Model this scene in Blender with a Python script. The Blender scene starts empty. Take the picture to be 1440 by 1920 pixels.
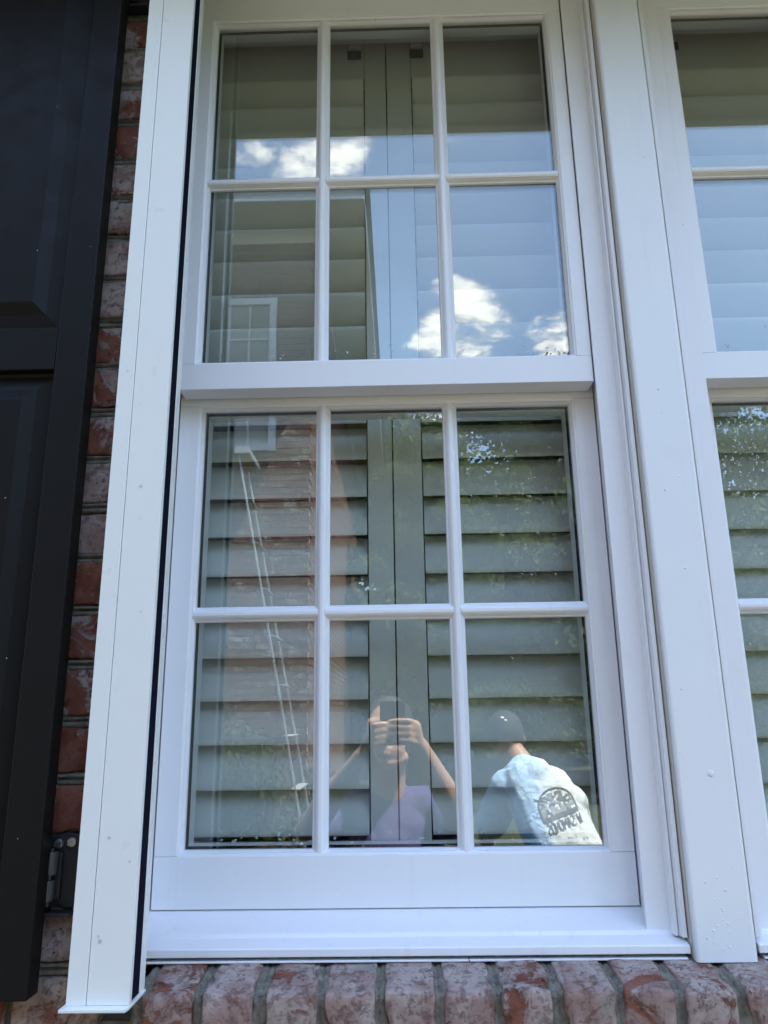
import bpy, bmesh, math, random
import numpy as np
from mathutils import Vector, Matrix, noise as mnoise
from mathutils.bvhtree import BVHTree

R = math.radians
scene = bpy.context.scene
COL = scene.collection
random.seed(7)

# ------------------------------------------------------------------ camera
cam_d = bpy.data.cameras.new('camera')
cam = bpy.data.objects.new('camera', cam_d)
COL.objects.link(cam)
RT = Vector((0.99967636, 0.0214025, -0.01375197))
UP = Vector((0.01880001, -0.2573348, 0.96613941))
FW = Vector((-0.01713894, 0.96608526, 0.25765388))
CAM = Vector((0.0138, -1.0667, 0.1768))
m = Matrix((RT, UP, -FW)).transposed().to_4x4()
m.translation = CAM
cam.matrix_world = m
cam_d.sensor_fit = 'VERTICAL'
cam_d.sensor_height = 24.0
cam_d.lens = 1414.0 / 1920.0 * 24.0
cam_d.clip_start = 0.002
cam_d.clip_end = 500
scene.camera = cam

# ------------------------------------------------------------------ sky, sun, exposure
SUN = Vector((0.36, 0.15, 0.92)).normalized()
world = bpy.data.worlds.new('World')
scene.world = world
world.use_nodes = True
wn, wl = world.node_tree.nodes, world.node_tree.links
wn.clear()


def wnode(t, **k):
    n = wn.new(t)
    for a, b in k.items():
        setattr(n, a, b)
    return n


def wmath(op, a, b=None, c=None, clamp=False):
    n = wn.new('ShaderNodeMath')
    n.operation = op
    n.use_clamp = clamp
    for i, v in enumerate((a, b, c)):
        if v is None:
            continue
        if isinstance(v, (int, float)):
            n.inputs[i].default_value = v
        else:
            wl.new(v, n.inputs[i])
    return n.outputs[0]


sky = wnode('ShaderNodeTexSky', sky_type='NISHITA')
sky.sun_disc = False
sky.sun_elevation = math.asin(SUN.z)
sky.sun_rotation = math.atan2(SUN.x, SUN.y)
sky.air_density = 1.0
sky.dust_density = 1.0
sky.ozone_density = 1.0
tc = wnode('ShaderNodeTexCoord')
sep = wnode('ShaderNodeSeparateXYZ')
wl.new(tc.outputs['Generated'], sep.inputs[0])
zc = wmath('MAXIMUM', sep.outputs[2], 0.06)
comb = wnode('ShaderNodeCombineXYZ')
wl.new(wmath('DIVIDE', sep.outputs[0], zc), comb.inputs[0])
wl.new(wmath('DIVIDE', sep.outputs[1], zc), comb.inputs[1])
cn = wnode('ShaderNodeTexNoise')
cn.inputs['Scale'].default_value = 7.0
cn.inputs['Detail'].default_value = 6
cn.inputs['Roughness'].default_value = 0.62
cn.inputs['Distortion'].default_value = 0.15
wl.new(comb.outputs[0], cn.inputs['Vector'])
big = wnode('ShaderNodeTexNoise')
big.inputs['Scale'].default_value = 0.8
big.inputs['Detail'].default_value = 2
wl.new(comb.outputs[0], big.inputs['Vector'])
blob = None
for c, a_deg, k in (((-0.075, -0.752, 0.648), 4.4, 1.1), ((-0.15, -0.745, 0.65), 5.5, 0.72), ((0.085, -0.872, 0.480), 5.0, 1.35),
                    ((0.215, -0.872, 0.440), 4.0, 1.3), ((0.09, -0.760, 0.640), 2.6, 0.5), ((0.05, -0.925, 0.37), 5, 0.8),
                    ((-0.55, -0.5, 0.67), 8, 0.9), ((0.6, -0.6, 0.53), 7, 0.9), ((0.2, 0.4, 0.88), 7, 0.8), ((-0.6, 0.4, 0.6), 8, 0.9)):
    c = Vector(c).normalized()
    dp = wnode('ShaderNodeVectorMath', operation='DOT_PRODUCT')
    wl.new(tc.outputs['Generated'], dp.inputs[0])
    dp.inputs[1].default_value = c
    mr = wnode('ShaderNodeMapRange', interpolation_type='SMOOTHSTEP')
    mr.inputs['From Min'].default_value = math.cos(R(a_deg))
    mr.inputs['From Max'].default_value = 1.0
    mr.inputs['To Max'].default_value = k
    wl.new(dp.outputs['Value'], mr.inputs['Value'])
    blob = mr.outputs[0] if blob is None else wmath('MAXIMUM', blob, mr.outputs[0])
dens = wmath('ADD', wmath('MULTIPLY', wmath('SUBTRACT', cn.outputs['Fac'], 0.5), 2.5), wmath('MULTIPLY', blob, 0.62))
dens = wmath('ADD', dens, wmath('MULTIPLY', wmath('SUBTRACT', big.outputs['Fac'], 0.5), 0.3))
cm = wnode('ShaderNodeMapRange', interpolation_type='SMOOTHSTEP')
cm.inputs['From Min'].default_value = 0.36
cm.inputs['From Max'].default_value = 0.95
wl.new(dens, cm.inputs['Value'])
ccol = wnode('ShaderNodeMix', data_type='RGBA')
ccol.inputs['A'].default_value = (3.0, 3.2, 3.7, 1)
ccol.inputs['B'].default_value = (7.0, 6.9, 6.8, 1)
cs = wnode('ShaderNodeMapRange', interpolation_type='SMOOTHSTEP')
cs.inputs['From Min'].default_value = 0.36
cs.inputs['From Max'].default_value = 0.60
wl.new(cn.outputs['Fac'], cs.inputs['Value'])
wl.new(cs.outputs[0], ccol.inputs['Factor'])
mixc = wnode('ShaderNodeMix', data_type='RGBA')
wl.new(cm.outputs[0], mixc.inputs['Factor'])
wl.new(sky.outputs[0], mixc.inputs['A'])
wl.new(ccol.outputs['Result'], mixc.inputs['B'])
bg = wnode('ShaderNodeBackground')
bg.inputs['Strength'].default_value = 0.15
wl.new(mixc.outputs['Result'], bg.inputs['Color'])
world.cycles.sampling_method = 'MANUAL'
world.cycles.sample_map_resolution = 512
wo = wnode('ShaderNodeOutputWorld')
wl.new(bg.outputs[0], wo.inputs[0])

sun_d = bpy.data.lights.new('sun', 'SUN')
sun_d.energy = 5.0
sun_d.angle = R(0.53)
sun_d.color = (1.0, 0.95, 0.87)
sun = bpy.data.objects.new('sun', sun_d)
COL.objects.link(sun)
sun.rotation_euler = (-SUN).to_track_quat('-Z', 'Y').to_euler()
sun.location = SUN * 40

scene.view_settings.view_transform = 'Standard'
scene.view_settings.look = 'None'
scene.view_settings.gamma = 1
scene.view_settings.use_curve_mapping = False
scene.view_settings.exposure = 2.58
scene.cycles.transparent_max_bounces = 14
scene.cycles.max_bounces = 7
scene.cycles.diffuse_bounces = 3
scene.cycles.glossy_bounces = 4
scene.cycles.caustics_reflective = False
scene.cycles.caustics_refractive = False

# ------------------------------------------------------------------ materials


class NT:
    def __init__(self, name):
        self.m = bpy.data.materials.new(name)
        self.m.use_nodes = True
        self.n = self.m.node_tree.nodes
        self.l = self.m.node_tree.links
        self.b = self.n['Principled BSDF']
        self.out = self.n['Material Output']
        self._v = None

    def put(self, sock, v):
        if isinstance(v, (int, float)):
            sock.default_value = v
        elif isinstance(v, (tuple, list)):
            sock.default_value = v if len(v) == len(sock.default_value) else (*v, 1)
        else:
            self.l.new(v, sock)

    def node(self, t, ins=None, **k):
        n = self.n.new(t)
        for a, b in k.items():
            setattr(n, a, b)
        for a, b in (ins or {}).items():
            self.put(n.inputs[a], b)
        return n

    def math(self, op, a, b=0.0, c=0.0, clamp=False):
        n = self.node('ShaderNodeMath', {0: a, 1: b, 2: c}, operation=op)
        n.use_clamp = clamp
        return n.outputs[0]

    def coord(self, rnd=True):
        if self._v is None:
            t = self.node('ShaderNodeTexCoord')
            self._v = t.outputs['Object']
            if rnd:
                oi = self.node('ShaderNodeObjectInfo')
                cx = self.node('ShaderNodeCombineXYZ', {0: self.math('MULTIPLY', oi.outputs['Random'], 37.0),
                                                        1: self.math('MULTIPLY', oi.outputs['Random'], 91.0),
                                                        2: self.math('MULTIPLY', oi.outputs['Random'], 53.0)})
                self._v = self.node('ShaderNodeVectorMath', {0: self._v, 1: cx.outputs[0]}, operation='ADD').outputs[0]
                self.rand = oi.outputs['Random']
        return self._v

    def noise(self, scale, detail=4, rough=0.55, dist=0.0, vec=None):
        return self.node('ShaderNodeTexNoise', {'Vector': vec or self.coord(), 'Scale': scale, 'Detail': detail,
                                                'Roughness': rough, 'Distortion': dist}).outputs['Fac']

    def ramp(self, v, a, b, to0=0.0, to1=1.0):
        return self.node('ShaderNodeMapRange', {'Value': v, 'From Min': a, 'From Max': b, 'To Min': to0, 'To Max': to1},
                         interpolation_type='SMOOTHSTEP').outputs[0]

    def mix(self, f, a, b):
        n = self.node('ShaderNodeMix', data_type='RGBA')
        self.put(n.inputs['Factor'], f)
        self.put(n.inputs['A'], a)
        self.put(n.inputs['B'], b)
        return n.outputs['Result']

    def bump(self, h, strength, dist=0.001, normal=None):
        n = self.node('ShaderNodeBump', {'Height': h, 'Strength': strength, 'Distance': dist})
        if normal:
            self.l.new(normal, n.inputs['Normal'])
        return n.outputs[0]


def paint(name, col, rough=0.38, fine=260.0, fine_s=0.12, dirt=0.10, wave=0.0, dirtcol=(0.36, 0.33, 0.28)):
    t = NT(name)
    dn = t.ramp(t.noise(9, 6, 0.7), 0.55, 0.85)
    sp = t.ramp(t.noise(230, 2, 0.5), 0.765, 0.79)
    c = t.mix(t.math('MULTIPLY', dn, dirt), col, dirtcol)
    c = t.mix(t.math('MULTIPLY', sp, min(1.0, dirt * 6)), c, tuple(x * .5 for x in dirtcol))
    stk = t.node('ShaderNodeMapping', {'Vector': t.coord(), 'Scale': (60.0, 60.0, 3.0)})
    sk = t.ramp(t.noise(1.0, 4, 0.6, vec=stk.outputs[0]), 0.56, 0.78)
    c = t.mix(t.math('MULTIPLY', sk, dirt * 1.2), c, dirtcol)
    t.put(t.b.inputs['Base Color'], c)
    t.put(t.b.inputs['Roughness'], t.ramp(t.noise(30, 3), 0.2, 0.8, rough - 0.06, rough + 0.10))
    h = t.noise(fine, 3, 0.6)
    nrm = t.bump(h, fine_s, 0.0006)
    if wave:
        nrm = t.bump(t.noise(7, 2), wave, 0.004, nrm)
    t.put(t.b.inputs['Normal'], nrm)
    return t.m


M = {}
M['vinyl'] = paint('white_vinyl', (0.80, 0.81, 0.83), 0.34, 300, 0.05, 0.05)
M['frame'] = paint('white_frame_paint', (0.80, 0.80, 0.815), 0.40, 180, 0.12, 0.12)
M['post'] = paint('painted_wood_white', (0.77, 0.785, 0.79), 0.42, 90, 0.22, 0.10, 0.25)
M['track'] = paint('white_aluminium', (0.80, 0.81, 0.765), 0.32, 200, 0.03, 0.012, 0.05)
M['soffit'] = paint('soffit_paint', (0.16, 0.15, 0.13), 0.6, 90, 0.1, 0.15)
M['black'] = paint('black_shutter_paint', (0.0072, 0.0068, 0.0064), 0.45, 140, 0.16, 0.03, 0.06, (0.03, 0.03, 0.03))
M['black'].node_tree.nodes['Principled BSDF'].inputs['Specular IOR Level'].default_value = 0.15
M['louver'] = paint('interior_white', (0.79, 0.80, 0.765), 0.45, 200, 0.03, 0.0)
M['caulk'] = paint('aged_caulk', (0.52, 0.49, 0.42), 0.6, 200, 0.4, 0.4)


def metal(name, col, rough, metallic=1.0):
    t = NT(name)
    t.put(t.b.inputs['Base Color'], col)
    t.put(t.b.inputs['Metallic'], metallic)
    t.put(t.b.inputs['Roughness'], t.ramp(t.noise(60, 4), 0.3, 0.7, rough - 0.08, rough + 0.12))
    t.put(t.b.inputs['Normal'], t.bump(t.noise(200, 3), 0.15, 0.0005))
    return t.m


M['iron'] = metal('black_iron', (0.020, 0.021, 0.024), 0.42, 0.2)
M['pin'] = metal('worn_steel', (0.07, 0.07, 0.072), 0.45, 0.3)
M['zinc'] = metal('zinc_screw', (0.55, 0.60, 0.62), 0.30, 1.0)
M['alu'] = metal('ladder_aluminium', (0.55, 0.56, 0.56), 0.38, 0.5)
M['slot'] = paint('dark_slot_lining', (0.004, 0.005, 0.014), 0.9, 100, 0.02, 0.0)
M['slot'].node_tree.nodes['Principled BSDF'].inputs['Specular IOR Level'].default_value = 0.08


def brick_mat(name, red_a, red_b, wash_a, wash_b, sc=1.0, cover=0.5):
    t = NT(name)
    t.coord()
    base = t.mix(t.ramp(t.noise(30 * sc, 5, 0.6), 0.35, 0.65), red_a, red_b)
    base = t.mix(t.ramp(t.noise(70 * sc, 4, 0.65), 0.56, 0.70), base, (0.085, 0.032, 0.022))
    wash = t.mix(t.ramp(t.noise(20 * sc, 3), 0.38, 0.62), wash_a, wash_b)
    wash = t.mix(t.ramp(t.noise(100 * sc, 6, 0.8), 0.52, 0.70), wash, tuple(x * 0.72 for x in wash_a))
    grey = t.ramp(t.noise(13 * sc, 4, 0.6), 0.60, 0.68)
    wash = t.mix(t.math('MULTIPLY', grey, 0.8), wash, (0.30, 0.29, 0.26))
    w1 = t.noise(19 * sc, 8, 0.70, 0.9)
    off = t.ramp(t.rand, 0.0, 1.0, -0.06, 0.19)
    f = t.ramp(t.math('ADD', w1, off), cover - 0.035, cover + 0.035)
    f = t.math('MULTIPLY', f, t.ramp(t.noise(75 * sc, 7, 0.8), 0.34, 0.50, 0.35, 1.0))
    c = t.mix(f, base, wash)
    spots = t.ramp(t.noise(80 * sc, 6, 0.78, 0.6), 0.625, 0.68)
    c = t.mix(t.math('MULTIPLY', spots, 0.85), c, (0.055, 0.036, 0.030))
    t.put(t.b.inputs['Base Color'], c)
    t.put(t.b.inputs['Roughness'], 0.9)
    t.put(t.b.inputs['Specular IOR Level'], 0.2)
    h = t.math('ADD', t.math('MULTIPLY', f, 0.6), t.math('MULTIPLY', t.noise(150 * sc, 7, 0.8), 1.1))
    h = t.math('SUBTRACT', h, t.math('MULTIPLY', spots, 1.5))
    t.put(t.b.inputs['Normal'], t.bump(h, 1.0, 0.0024 / sc))
    return t.m


M['brick'] = brick_mat('old_pink_brick', (0.19, 0.062, 0.040), (0.29, 0.125, 0.085), (0.36, 0.245, 0.215), (0.47, 0.39, 0.355), 1.0, 0.485)
M['brick_far'] = brick_mat('old_pink_brick_neighbour', (0.15, 0.080, 0.060), (0.24, 0.142, 0.108), (0.34, 0.28, 0.24), (0.38, 0.34, 0.30), 0.4, 0.54)


def mortar_mat():
    t = NT('grey_mortar')
    c = t.mix(t.ramp(t.noise(55, 7, 0.75), 0.35, 0.65), (0.135, 0.125, 0.098), (0.285, 0.265, 0.215))
    c = t.mix(t.ramp(t.noise(160, 4, 0.7), 0.6, 0.7), c, (0.09, 0.085, 0.075))
    t.put(t.b.inputs['Base Color'], c)
    t.put(t.b.inputs['Roughness'], 0.95)
    t.put(t.b.inputs['Normal'], t.bump(t.noise(150, 7, 0.8), 1.0, 0.003))
    return t.m


M['mortar'] = mortar_mat()


def glass_mat(name, f0, wave):
    """Coated double glazing: mirror reflection by Schlick over straight transmission."""
    t = NT(name)
    t.n.remove(t.b)
    lw = t.node('ShaderNodeLayerWeight', {'Blend': 0.5})
    p5 = t.math('POWER', lw.outputs['Facing'], 5.0)
    fac = t.math('ADD', f0, t.math('MULTIPLY', p5, 1 - f0))
    tcn = t.node('ShaderNodeTexCoord')
    n1 = t.node('ShaderNodeTexNoise', {'Vector': tcn.outputs['Object'], 'Scale': 4.0, 'Detail': 1.5}).outputs['Fac']
    bmp = t.bump(n1, wave, 0.0006)
    gl = t.node('ShaderNodeBsdfGlossy', {'Color': (0.97, 1.0, 1.0, 1), 'Roughness': 0.0, 'Normal': bmp})
    tr = t.node('ShaderNodeBsdfTransparent', {'Color': (0.865, 0.89, 0.875, 1)})
    ms = t.node('ShaderNodeMixShader', {0: fac, 1: tr.outputs[0], 2: gl.outputs[0]})
    t.l.new(ms.outputs[0], t.out.inputs[0])
    return t.m


M['glass'] = glass_mat('window_glass', 0.090, 0.10)
M['drop'] = glass_mat('water_drop', 0.20, 0.0)
t_ = NT('water_glint_white')
t_.put(t_.b.inputs['Base Color'], (0.8, 0.8, 0.78, 1))
t_.put(t_.b.inputs['Alpha'], t_.ramp(t_.noise(300, 2), 0.3, 0.7, 0.15, 0.75))
M['fleck'] = t_.m  # flat white that paints the bright glints on the glass


def plain(name, col, rough=0.6, var=0.15, sc=8.0, metallic=0.0, bump=0.0):
    t = NT(name)
    c2 = tuple(x * (1 - var * 2) for x in col)
    t.put(t.b.inputs['Base Color'], t.mix(t.noise(sc, 5), col, c2))
    t.put(t.b.inputs['Roughness'], rough)
    t.put(t.b.inputs['Metallic'], metallic)
    if bump:
        t.put(t.b.inputs['Normal'], t.bump(t.noise(sc * 6, 5), bump, 0.01))
    return t.m


M['mortar_far'] = plain('pale_mortar', (0.42, 0.40, 0.36), 0.95, 0.2, 20)
M['room'] = plain('room_wall_paint', (0.30, 0.28, 0.24))
M['mulch'] = plain('bounce_mulch', (0.072, 0.052, 0.038), 0.95, 0.3, 22, 0, 0.8)
M['lawn'] = plain('lawn_grass', (0.046, 0.060, 0.024), 0.9, 0.25, 1.5, 0, 0.6)
M['roof'] = plain('grey_shingle', (0.12, 0.115, 0.11), 0.9, 0.25, 9, 0, 0.5)
M['trim_far'] = plain('cream_trim', (0.62, 0.59, 0.52), 0.6, 0.05)
M['white_far'] = plain('white_window_trim', (0.58, 0.58, 0.58), 0.5, 0.03)
M['slat_far'] = plain('window_blind_far', (0.30, 0.34, 0.36), 0.5, 0.05)
M['bark'] = plain('bark', (0.11, 0.085, 0.06), 0.95, 0.3, 14, 0, 0.8)
M['skin'] = plain('skin', (0.50, 0.30, 0.21), 0.5, 0.06, 25)
M['hair'] = plain('dark_hair', (0.03, 0.022, 0.016), 0.55, 0.2, 60)
M['purple'] = plain('purple_cotton', (0.062, 0.042, 0.150), 0.8, 0.08, 30)
M['denim'] = plain('dark_denim', (0.04, 0.05, 0.08), 0.85, 0.15, 40)
M['khaki'] = plain('khaki_cotton', (0.30, 0.25, 0.18), 0.85, 0.1, 40)
M['phone'] = plain('phone_black', (0.012, 0.012, 0.014), 0.2, 0.0)
M['shoe'] = plain('shoe_grey', (0.10, 0.10, 0.10), 0.7, 0.1)
M['cap'] = plain('dark_cap_cloth', (0.018, 0.02, 0.022), 0.8, 0.1, 40)
M['white_cap'] = plain('cap_glint_white', (0.8, 0.8, 0.8), 0.6, 0.02)
M['gold'] = plain('gold_thread', (0.62, 0.50, 0.18), 0.6, 0.2, 200)
M['print'] = plain('grey_print', (0.16, 0.17, 0.18), 0.8, 0.2, 80)
M['print_light'] = plain('light_grey_print', (0.46, 0.48, 0.48), 0.8, 0.35, 70)


def leaf_mat(name, a, b):
    t = NT(name)
    g = t.node('ShaderNodeNewGeometry')
    c = t.mix(g.outputs['Random Per Island'], a, b)
    df = t.node('ShaderNodeBsdfPrincipled', {'Base Color': c, 'Roughness': 0.7, 'Specular IOR Level': 0.25})
    tl = t.node('ShaderNodeBsdfTranslucent', {'Color': c})
    ms = t.node('ShaderNodeMixShader', {0: 0.35, 1: df.outputs[0], 2: tl.outputs[0]})
    t.n.remove(t.b)
    t.l.new(ms.outputs[0], t.out.inputs[0])
    return t.m


M['leaf'] = leaf_mat('oak_leaf', (0.035, 0.062, 0.016), (0.10, 0.135, 0.035))
M['leaf2'] = leaf_mat('shrub_leaf', (0.03, 0.06, 0.02), (0.09, 0.12, 0.04))


def shirt_mat():
    t = NT('white_tee_with_blue_watercolour')
    t._v = t.node('ShaderNodeTexCoord').outputs['Object']
    vor = t.node('ShaderNodeTexVoronoi', {'Vector': t._v, 'Scale': 15.0})
    cells = t.mix(vor.outputs['Distance'], (0.36, 0.56, 0.84), (0.60, 0.78, 0.92))
    edge = t.node('ShaderNodeTexVoronoi', {'Vector': t._v, 'Scale': 15.0}, feature='DISTANCE_TO_EDGE')
    cells = t.mix(t.ramp(edge.outputs['Distance'], 0.0, 0.035, 1.0, 0.0), cells, (0.22, 0.34, 0.60))
    sp = t.node('ShaderNodeSeparateXYZ', {0: t._v})
    side = t.math('SUBTRACT', 0.675, sp.outputs[0])
    f = t.ramp(t.math('ADD', side, t.math('MULTIPLY', t.noise(9, 3, vec=t._v), 0.16)), 0.04, 0.14)
    c = t.mix(f, (0.66, 0.70, 0.69), cells)
    t.put(t.b.inputs['Base Color'], c)
    t.put(t.b.inputs['Roughness'], 0.85)
    t.put(t.b.inputs['Normal'], t.bump(t.noise(11, 3, 0.5, 1.2, vec=t._v), 0.6, 0.03))
    return t.m


M['tee'] = shirt_mat()

# ------------------------------------------------------------------ mesh helpers


class MB:
    def __init__(self):
        self.v, self.f = [], []

    def add(self, vs, fs):
        o = len(self.v)
        self.v += [tuple(p) for p in vs]
        self.f += [tuple(i + o for i in f) for f in fs]
        return self

    def box(self, x0, x1, y0, y1, z0, z1):
        return self.add([(x0, y0, z0), (x1, y0, z0), (x1, y1, z0), (x0, y1, z0), (x0, y0, z1), (x1, y0, z1), (x1, y1, z1), (x0, y1, z1)],
                        [(0, 3, 2, 1), (4, 5, 6, 7), (0, 1, 5, 4), (1, 2, 6, 5), (2, 3, 7, 6), (3, 0, 4, 7)])

    def prism(self, prof, axis, a, b, ca=None, cb=None):
        """prof: closed 2d polygon; axis 'z': (x,y), 'x': (y,z), 'y': (x,z). ca/cb: functions giving end offsets for mitres"""
        n = len(prof)
        vs = []
        for s, cf in ((a, ca), (b, cb)):
            for p in prof:
                q = s + (cf(p) if cf else 0)
                vs.append({'z': (p[0], p[1], q), 'x': (q, p[0], p[1]), 'y': (p[0], q, p[1])}[axis])
        fs = [(i, (i + 1) % n, n + (i + 1) % n, n + i) for i in range(n)]
        fs += [tuple(range(n - 1, -1, -1)), tuple(range(n, 2 * n))]
        return self.add(vs, fs)

    def tube(self, p0, p1, r0, r1=None, seg=12, cap=True):
        r1 = r0 if r1 is None else r1
        p0, p1 = Vector(p0), Vector(p1)
        d = (p1 - p0).normalized()
        a = d.orthogonal().normalized()
        b = d.cross(a)
        vs = []
        for p, r in ((p0, r0), (p1, r1)):
            for i in range(seg):
                t = 2 * math.pi * i / seg
                vs.append(p + (a * math.cos(t) + b * math.sin(t)) * r)
        fs = [(i, (i + 1) % seg, seg + (i + 1) % seg, seg + i) for i in range(seg)]
        if cap:
            fs += [tuple(range(seg - 1, -1, -1)), tuple(range(seg, 2 * seg))]
        return self.add(vs, fs)

    def capsule(self, p0, p1, r0, r1=None, seg=14, hem=4):
        r1 = r0 if r1 is None else r1
        p0, p1 = Vector(p0), Vector(p1)
        L = (p1 - p0).length
        d = (p1 - p0).normalized() if L > 1e-6 else Vector((0, 0, 1))
        a = d.orthogonal().normalized()
        b = d.cross(a)
        rings = []
        for i in range(1, hem + 1):
            t = math.pi / 2 * i / hem
            rings.append((p0 - d * r0 * math.cos(t), r0 * math.sin(t)))
        for i in range(hem, 0, -1):
            t = math.pi / 2 * i / hem
            rings.append((p1 + d * r1 * math.cos(t), r1 * math.sin(t)))
        vs = [p0 - d * r0]
        for c, r in rings:
            vs += [c + (a * math.cos(2 * math.pi * i / seg) + b * math.sin(2 * math.pi * i / seg)) * r for i in range(seg)]
        vs.append(p1 + d * r1)
        fs = [(0, 1 + (i + 1) % seg, 1 + i) for i in range(seg)]
        for k in range(len(rings) - 1):
            o = 1 + k * seg
            fs += [(o + i, o + (i + 1) % seg, o + seg + (i + 1) % seg, o + seg + i) for i in range(seg)]
        o = 1 + (len(rings) - 1) * seg
        e = len(vs) - 1
        fs += [(o + i, o + (i + 1) % seg, e) for i in range(seg)]
        return self.add(vs, fs)

    def ell(self, c, r, rot=None, seg=18, rings=10):
        Mx = (rot or Matrix.Identity(3))
        c = Vector(c)
        vs = [c + Mx @ Vector((0, 0, -r[2]))]
        for k in range(1, rings):
            t = math.pi * k / rings
            for i in range(seg):
                p = 2 * math.pi * i / seg
                vs.append(c + Mx @ Vector((r[0] * math.sin(t) * math.cos(p), r[1] * math.sin(t) * math.sin(p), -r[2] * math.cos(t))))
        vs.append(c + Mx @ Vector((0, 0, r[2])))
        fs = [(0, 1 + (i + 1) % seg, 1 + i) for i in range(seg)]
        for k in range(rings - 2):
            o = 1 + k * seg
            fs += [(o + i, o + (i + 1) % seg, o + seg + (i + 1) % seg, o + seg + i) for i in range(seg)]
        o = 1 + (rings - 2) * seg
        e = len(vs) - 1
        fs += [(o + i, o + (i + 1) % seg, e) for i in range(seg)]
        return self.add(vs, fs)

    def mesh(self, name, mat, smooth=False):
        me = bpy.data.meshes.new(name)
        me.from_pydata(self.v, [], self.f)
        if mat is not None:
            me.materials.append(mat)
        me.validate()
        bm = bmesh.new()
        bm.from_mesh(me)
        bmesh.ops.recalc_face_normals(bm, faces=bm.faces)
        bm.to_mesh(me)
        bm.free()
        if smooth:
            me.shade_smooth()
        return me

    def build(self, name, mat, parent=None, bevel=0.0, smooth=False, seg=2):
        o = bpy.data.objects.new(name, self.mesh(name, mat, smooth))
        COL.objects.link(o)
        o.parent = parent
        if bevel:
            bv = o.modifiers.new('bevel', 'BEVEL')
            bv.width = bevel
            bv.segments = seg
            bv.limit_method = 'ANGLE'
            bv.angle_limit = R(30)
            bv.harden_normals = False
        return o


def tag(o, label, cat, group=None, kind=None):
    if label:
        o['label'] = label
    if cat:
        o['category'] = cat
    if group:
        o['group'] = group
    if kind:
        o['kind'] = kind
    return o


def empty(name, loc=(0, 0, 0), parent=None):
    o = bpy.data.objects.new(name, None)
    o.empty_display_size = 0.1
    COL.objects.link(o)
    o.location = loc
    o.parent = parent
    return o


def put(name, me, parent, loc=(0, 0, 0), rot=None):
    o = bpy.data.objects.new(name, me)
    COL.objects.link(o)
    o.parent = parent
    o.location = loc
    if rot:
        o.rotation_euler = rot
    return o


GZ = -1.523          # ground level
# ------------------------------------------------------------------ the setting: ground
gx = np.linspace(-90, 90, 37)
gy = np.linspace(-130, 60, 39)
vs = [(x, y, GZ) for y in gy for x in gx]
fs = [(j * 37 + i, j * 37 + i + 1, (j + 1) * 37 + i + 1, (j + 1) * 37 + i) for j in range(38) for i in range(36)]
ground = MB().add(vs, fs).build('lawn', M['lawn'])
tag(ground, 'mown lawn between the two brick houses', 'lawn', kind='structure')

bed_g = MB()  # unseen strip of mulch, added to turn the ground bounce neutral and warm
for i in range(60):
    x0, x1 = -6 + i * .25, -5.75 + i * .25
    f_ = lambda x: -3.1 + .12 * mnoise.noise(Vector((x * 1.3, 2, 0)))
    bed_g.add([(x0, f_(x0), GZ + .02), (x1, f_(x1), GZ + .02), (x1, -.088, GZ + .05), (x0, -.088, GZ + .05)], [(0, 1, 2, 3)])
o = bed_g.build('bounce_mulch_bed', M['mulch'])
tag(o, 'brown mulch bed added along the foot of the wall for its bounce light', 'mulch bed', kind='structure')

# ------------------------------------------------------------------ brick wall of this house
WY = -0.100      # brick face
PITCH = 0.069
Z0 = -0.104      # a bed joint
wall = empty('brick_wall', (0, 0, GZ))
tag(wall, 'weathered pink and red brick wall with grey mortar round the white window', 'wall', kind='thing')


def P(o):   # children of wall are modelled in world coordinates
    o.location.z -= GZ
    return o


core = MB()
core.box(-6.0, -0.352, -0.088, 0.30, GZ, 1.60)
core.box(-0.352, 1.30, -0.088, 0.30, GZ, -0.160)
core.box(1.30, 9.0, -0.088, 0.30, GZ, 1.60)
core.box(-0.352, 1.30, -0.088, 0.30, 1.475, 1.60)
P(core.build('mortar_backing', M['mortar'], wall))


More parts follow.
